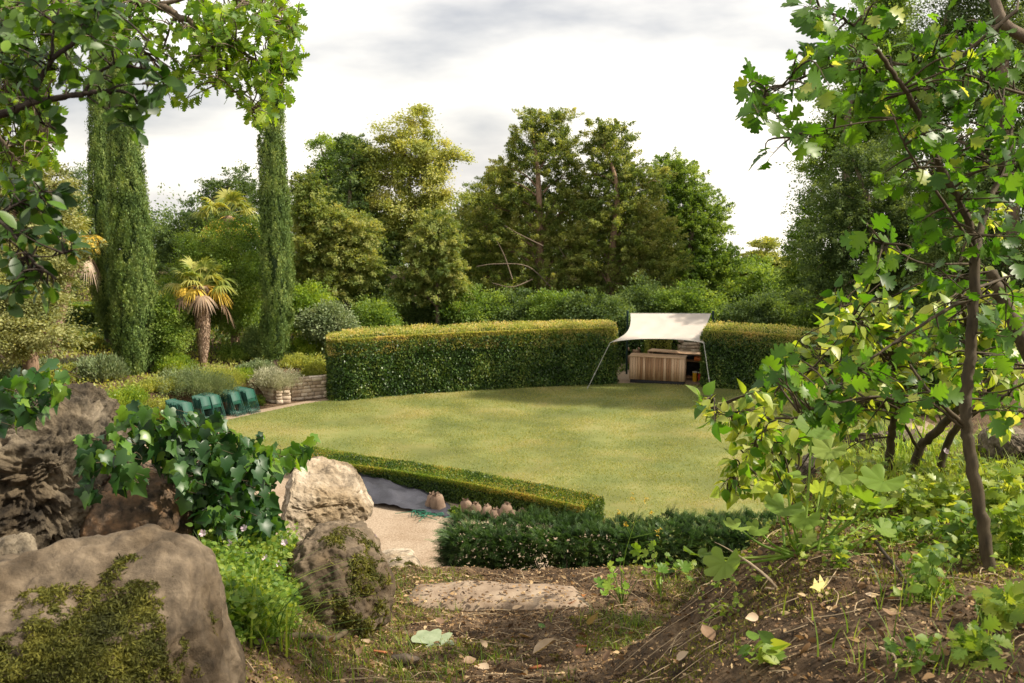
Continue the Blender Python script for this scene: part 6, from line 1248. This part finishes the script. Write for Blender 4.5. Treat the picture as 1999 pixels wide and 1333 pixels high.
# single fallen leaves
def fallen(name, label, px, py, size, tplf, cols, seed, tilt=.2, up=.012, rot=None, group=None, wid=1., cat='leaf'):
    rr = np.random.RandomState(seed); p_ = gpt(px, py)+[0, 0, up]; mat = cols if not isinstance(cols, str) else M[cols]
    a = rr.uniform(0, 6.28) if rot is None else rot; m_ = MB(); t = np.array([math.cos(a), math.sin(a), rr.normal()*tilt]); scatter(m_, tplf, p_[None], t[None], (np.array([0, 0, 1.])+rr.normal(size=3)*tilt)[None], [size], [rr.rand()], 0, wid)
    return tag(m_.build(name, mat, None, smooth=False, loc=tuple(p_)), label, cat, group)
def veined(n, c1, c2, tr=.2): return leafmat(n, [c1, c2], tr, .6, 25)
M['leaf_pale'] = veined('leaf_pale', (.22, .28, .16), (.42, .48, .32)); M['leaf_orange'] = veined('leaf_orange', (.42, .13, .02), (.62, .24, .05), .35); M['leaf_yellow'] = veined('leaf_yellow', (.45, .42, .09), (.6, .52, .2)); M['leaf_tan'] = veined('leaf_tan', (.38, .27, .17), (.56, .43, .3))
M['leaf_brown'] = veined('leaf_brown', (.14, .08, .045), (.28, .18, .11)); M['leaf_green'] = veined('leaf_green', (.06, .13, .02), (.12, .22, .03))
BIG = fan_tpl(8, .05); BIG[0][1:, :2] *= (1+.28*fbm(np.c_[BIG[0][1:, :2]*3, BIG[0][1:, 2]], 3, 2.))[:, None]; BIG[0][1:, 2] += .02*fbm(BIG[0][1:]*5, 2, 1.); CURL = leaf_tpl([(0, .01, 0), (.15, .25, .12), (.35, .36, .34), (.6, .3, .62), (.85, .12, .86), (1, .0, 1)], .55, .35)
fallen('fallen_leaf', 'large flat pale green leaf lying on the path soil', 838, 1262, .20, BIG, 'leaf_pale', 1, .04, rot=.3, wid=1.1)
fallen('fallen_leaf', 'upright orange oak leaf at the right end of the stone step', 1118, 1190, .10, OAK, 'leaf_orange', 2, .9, .03, rot=1.8, wid=1.3)
fallen('fallen_leaf', 'second orange leaf lying in the grass behind the upright orange one', 1145, 1170, .09, OAK, 'leaf_orange', 3, .3, .02, wid=1.2)
fallen('fallen_leaf', 'yellowing crumpled leaf on the bank in front of the geranium', 1580, 1158, .10, OAK, 'leaf_yellow', 4, .5, .02, rot=.1, wid=1.3)
fallen('fallen_leaf', 'pale tan leaf just in front of the slab near the mossy boulder', 820, 1186, .07, CURL, 'leaf_pale', 5, .2)
fallen('fallen_leaf', 'curled tan leaf standing on edge at the foot of the right bank', 1150, 1225, .085, CURL, 'leaf_tan', 6, .8, .03)
fallen('fallen_leaf', 'brown torn leaf in the middle of the path soil', 1040, 1275, .10, CURL, 'leaf_tan', 7, .2, rot=0)
fallen('fallen_leaf', 'fresh green leaf lying on the soil below the step', 1052, 1222, .05, OVATE, 'leaf_green', 8, .2)
fallen('fallen_leaf', 'crumpled dark brown leaf beside the yellow leaf on the bank', 1600, 1185, .1, CURL, 'leaf_brown', 9, .4)
tanp = [(845, 1215), (860, 1228), (905, 1246), (885, 1235), (1000, 1195), (930, 1190), (975, 1180), (1010, 1240), (950, 1262), (1090, 1185), (760, 1225), (700, 1290), (720, 1260), (905, 1290), (1020, 1310), (870, 1170), (1060, 1160), (1180, 1300), (1260, 1250), (1390, 1260), (1480, 1220), (1740, 1210), (1690, 1160), (640, 1280), (955, 1300), (1120, 1290), (1320, 1300), (1560, 1290)]
for i, (x, y) in enumerate(tanp):
    kd = ['leaf_tan', 'leaf_brown', 'leaf_tan', 'leaf_brown'][i % 4]; fallen('dead_leaf', 'small curled %s dead leaf lying on the bare soil' % ('tan' if kd == 'leaf_tan' else 'dark brown'), x, y, .035+.03*rng.rand(), CURL, kd, 30+i, .35, group='small %s dead leaves on the soil' % ('tan' if kd == 'leaf_tan' else 'dark brown'))
# catkin-like rusty cones
for i, (x, y) in enumerate([(730, 1272), (1035, 1302), (1125, 1262), (745, 1275)]):
    p_ = gpt(x, y)+[0, 0, .008]; m_ = MB(); a = rng.uniform(-.5, .5); T_ = curve([p_, p_+np.array([math.cos(a), math.sin(a), 0])*.02, p_+np.array([math.cos(a), math.sin(a), 0])*.045], 6); m_.tube(T_, .005+.002*np.sin(np.arange(len(T_))*3.), 7)
    tag(m_.build('catkin', M['rust'], None, loc=tuple(p_)), 'small rusty red catkin lying on the path soil', 'catkin', 'rusty catkins on the soil')
# sticks
def stick(label, pl, r0, r1, mat, seed, name='stick'):
    rr = np.random.RandomState(seed); P_ = np.array([(gpt(x, y)+[0, 0, dz]) if d is None else at(x, y, d) for x, y, dz, d in pl]); C_ = curve(P_, 10); m_ = MB()
    m_.tube(C_, np.linspace(r0, r1, len(C_))*(1+.12*np.sin(np.arange(len(C_))*2.4)), 9); return tag(m_.build(name, M[mat], None, smooth=True, loc=tuple(P_[0])), label, 'stick')
stick('thick scaly grey branch lying at the foot of the mossy boulder', [(500, 1268, .012, None), (540, 1252, .015, None), (600, 1250, .015, None), (650, 1252, .014, None), (690, 1232, .02, None), (712, 1218, .02, None)], .013, .010, 'bark_grey', 1)
stick('dark crooked twig lying on the bank right of the geranium', [(1700, 1068, .03, None), (1722, 1098, .015, None), (1750, 1120, .012, None), (1778, 1158, .01, None)], .006, .004, 'bark_dark', 2, 'twig')
stick('long thin straw across the bank left of the geranium', [(1393, 1062, .06, None), (1440, 1110, .03, None), (1497, 1155, .01, None)], .003, .002, 'straw', 3, 'twig')
stick('pale curved twig near the bottom of the right bank', [(1717, 1275, .01, None), (1745, 1300, .02, None), (1748, 1328, .01, None)], .003, .002, 'straw', 4, 'twig')
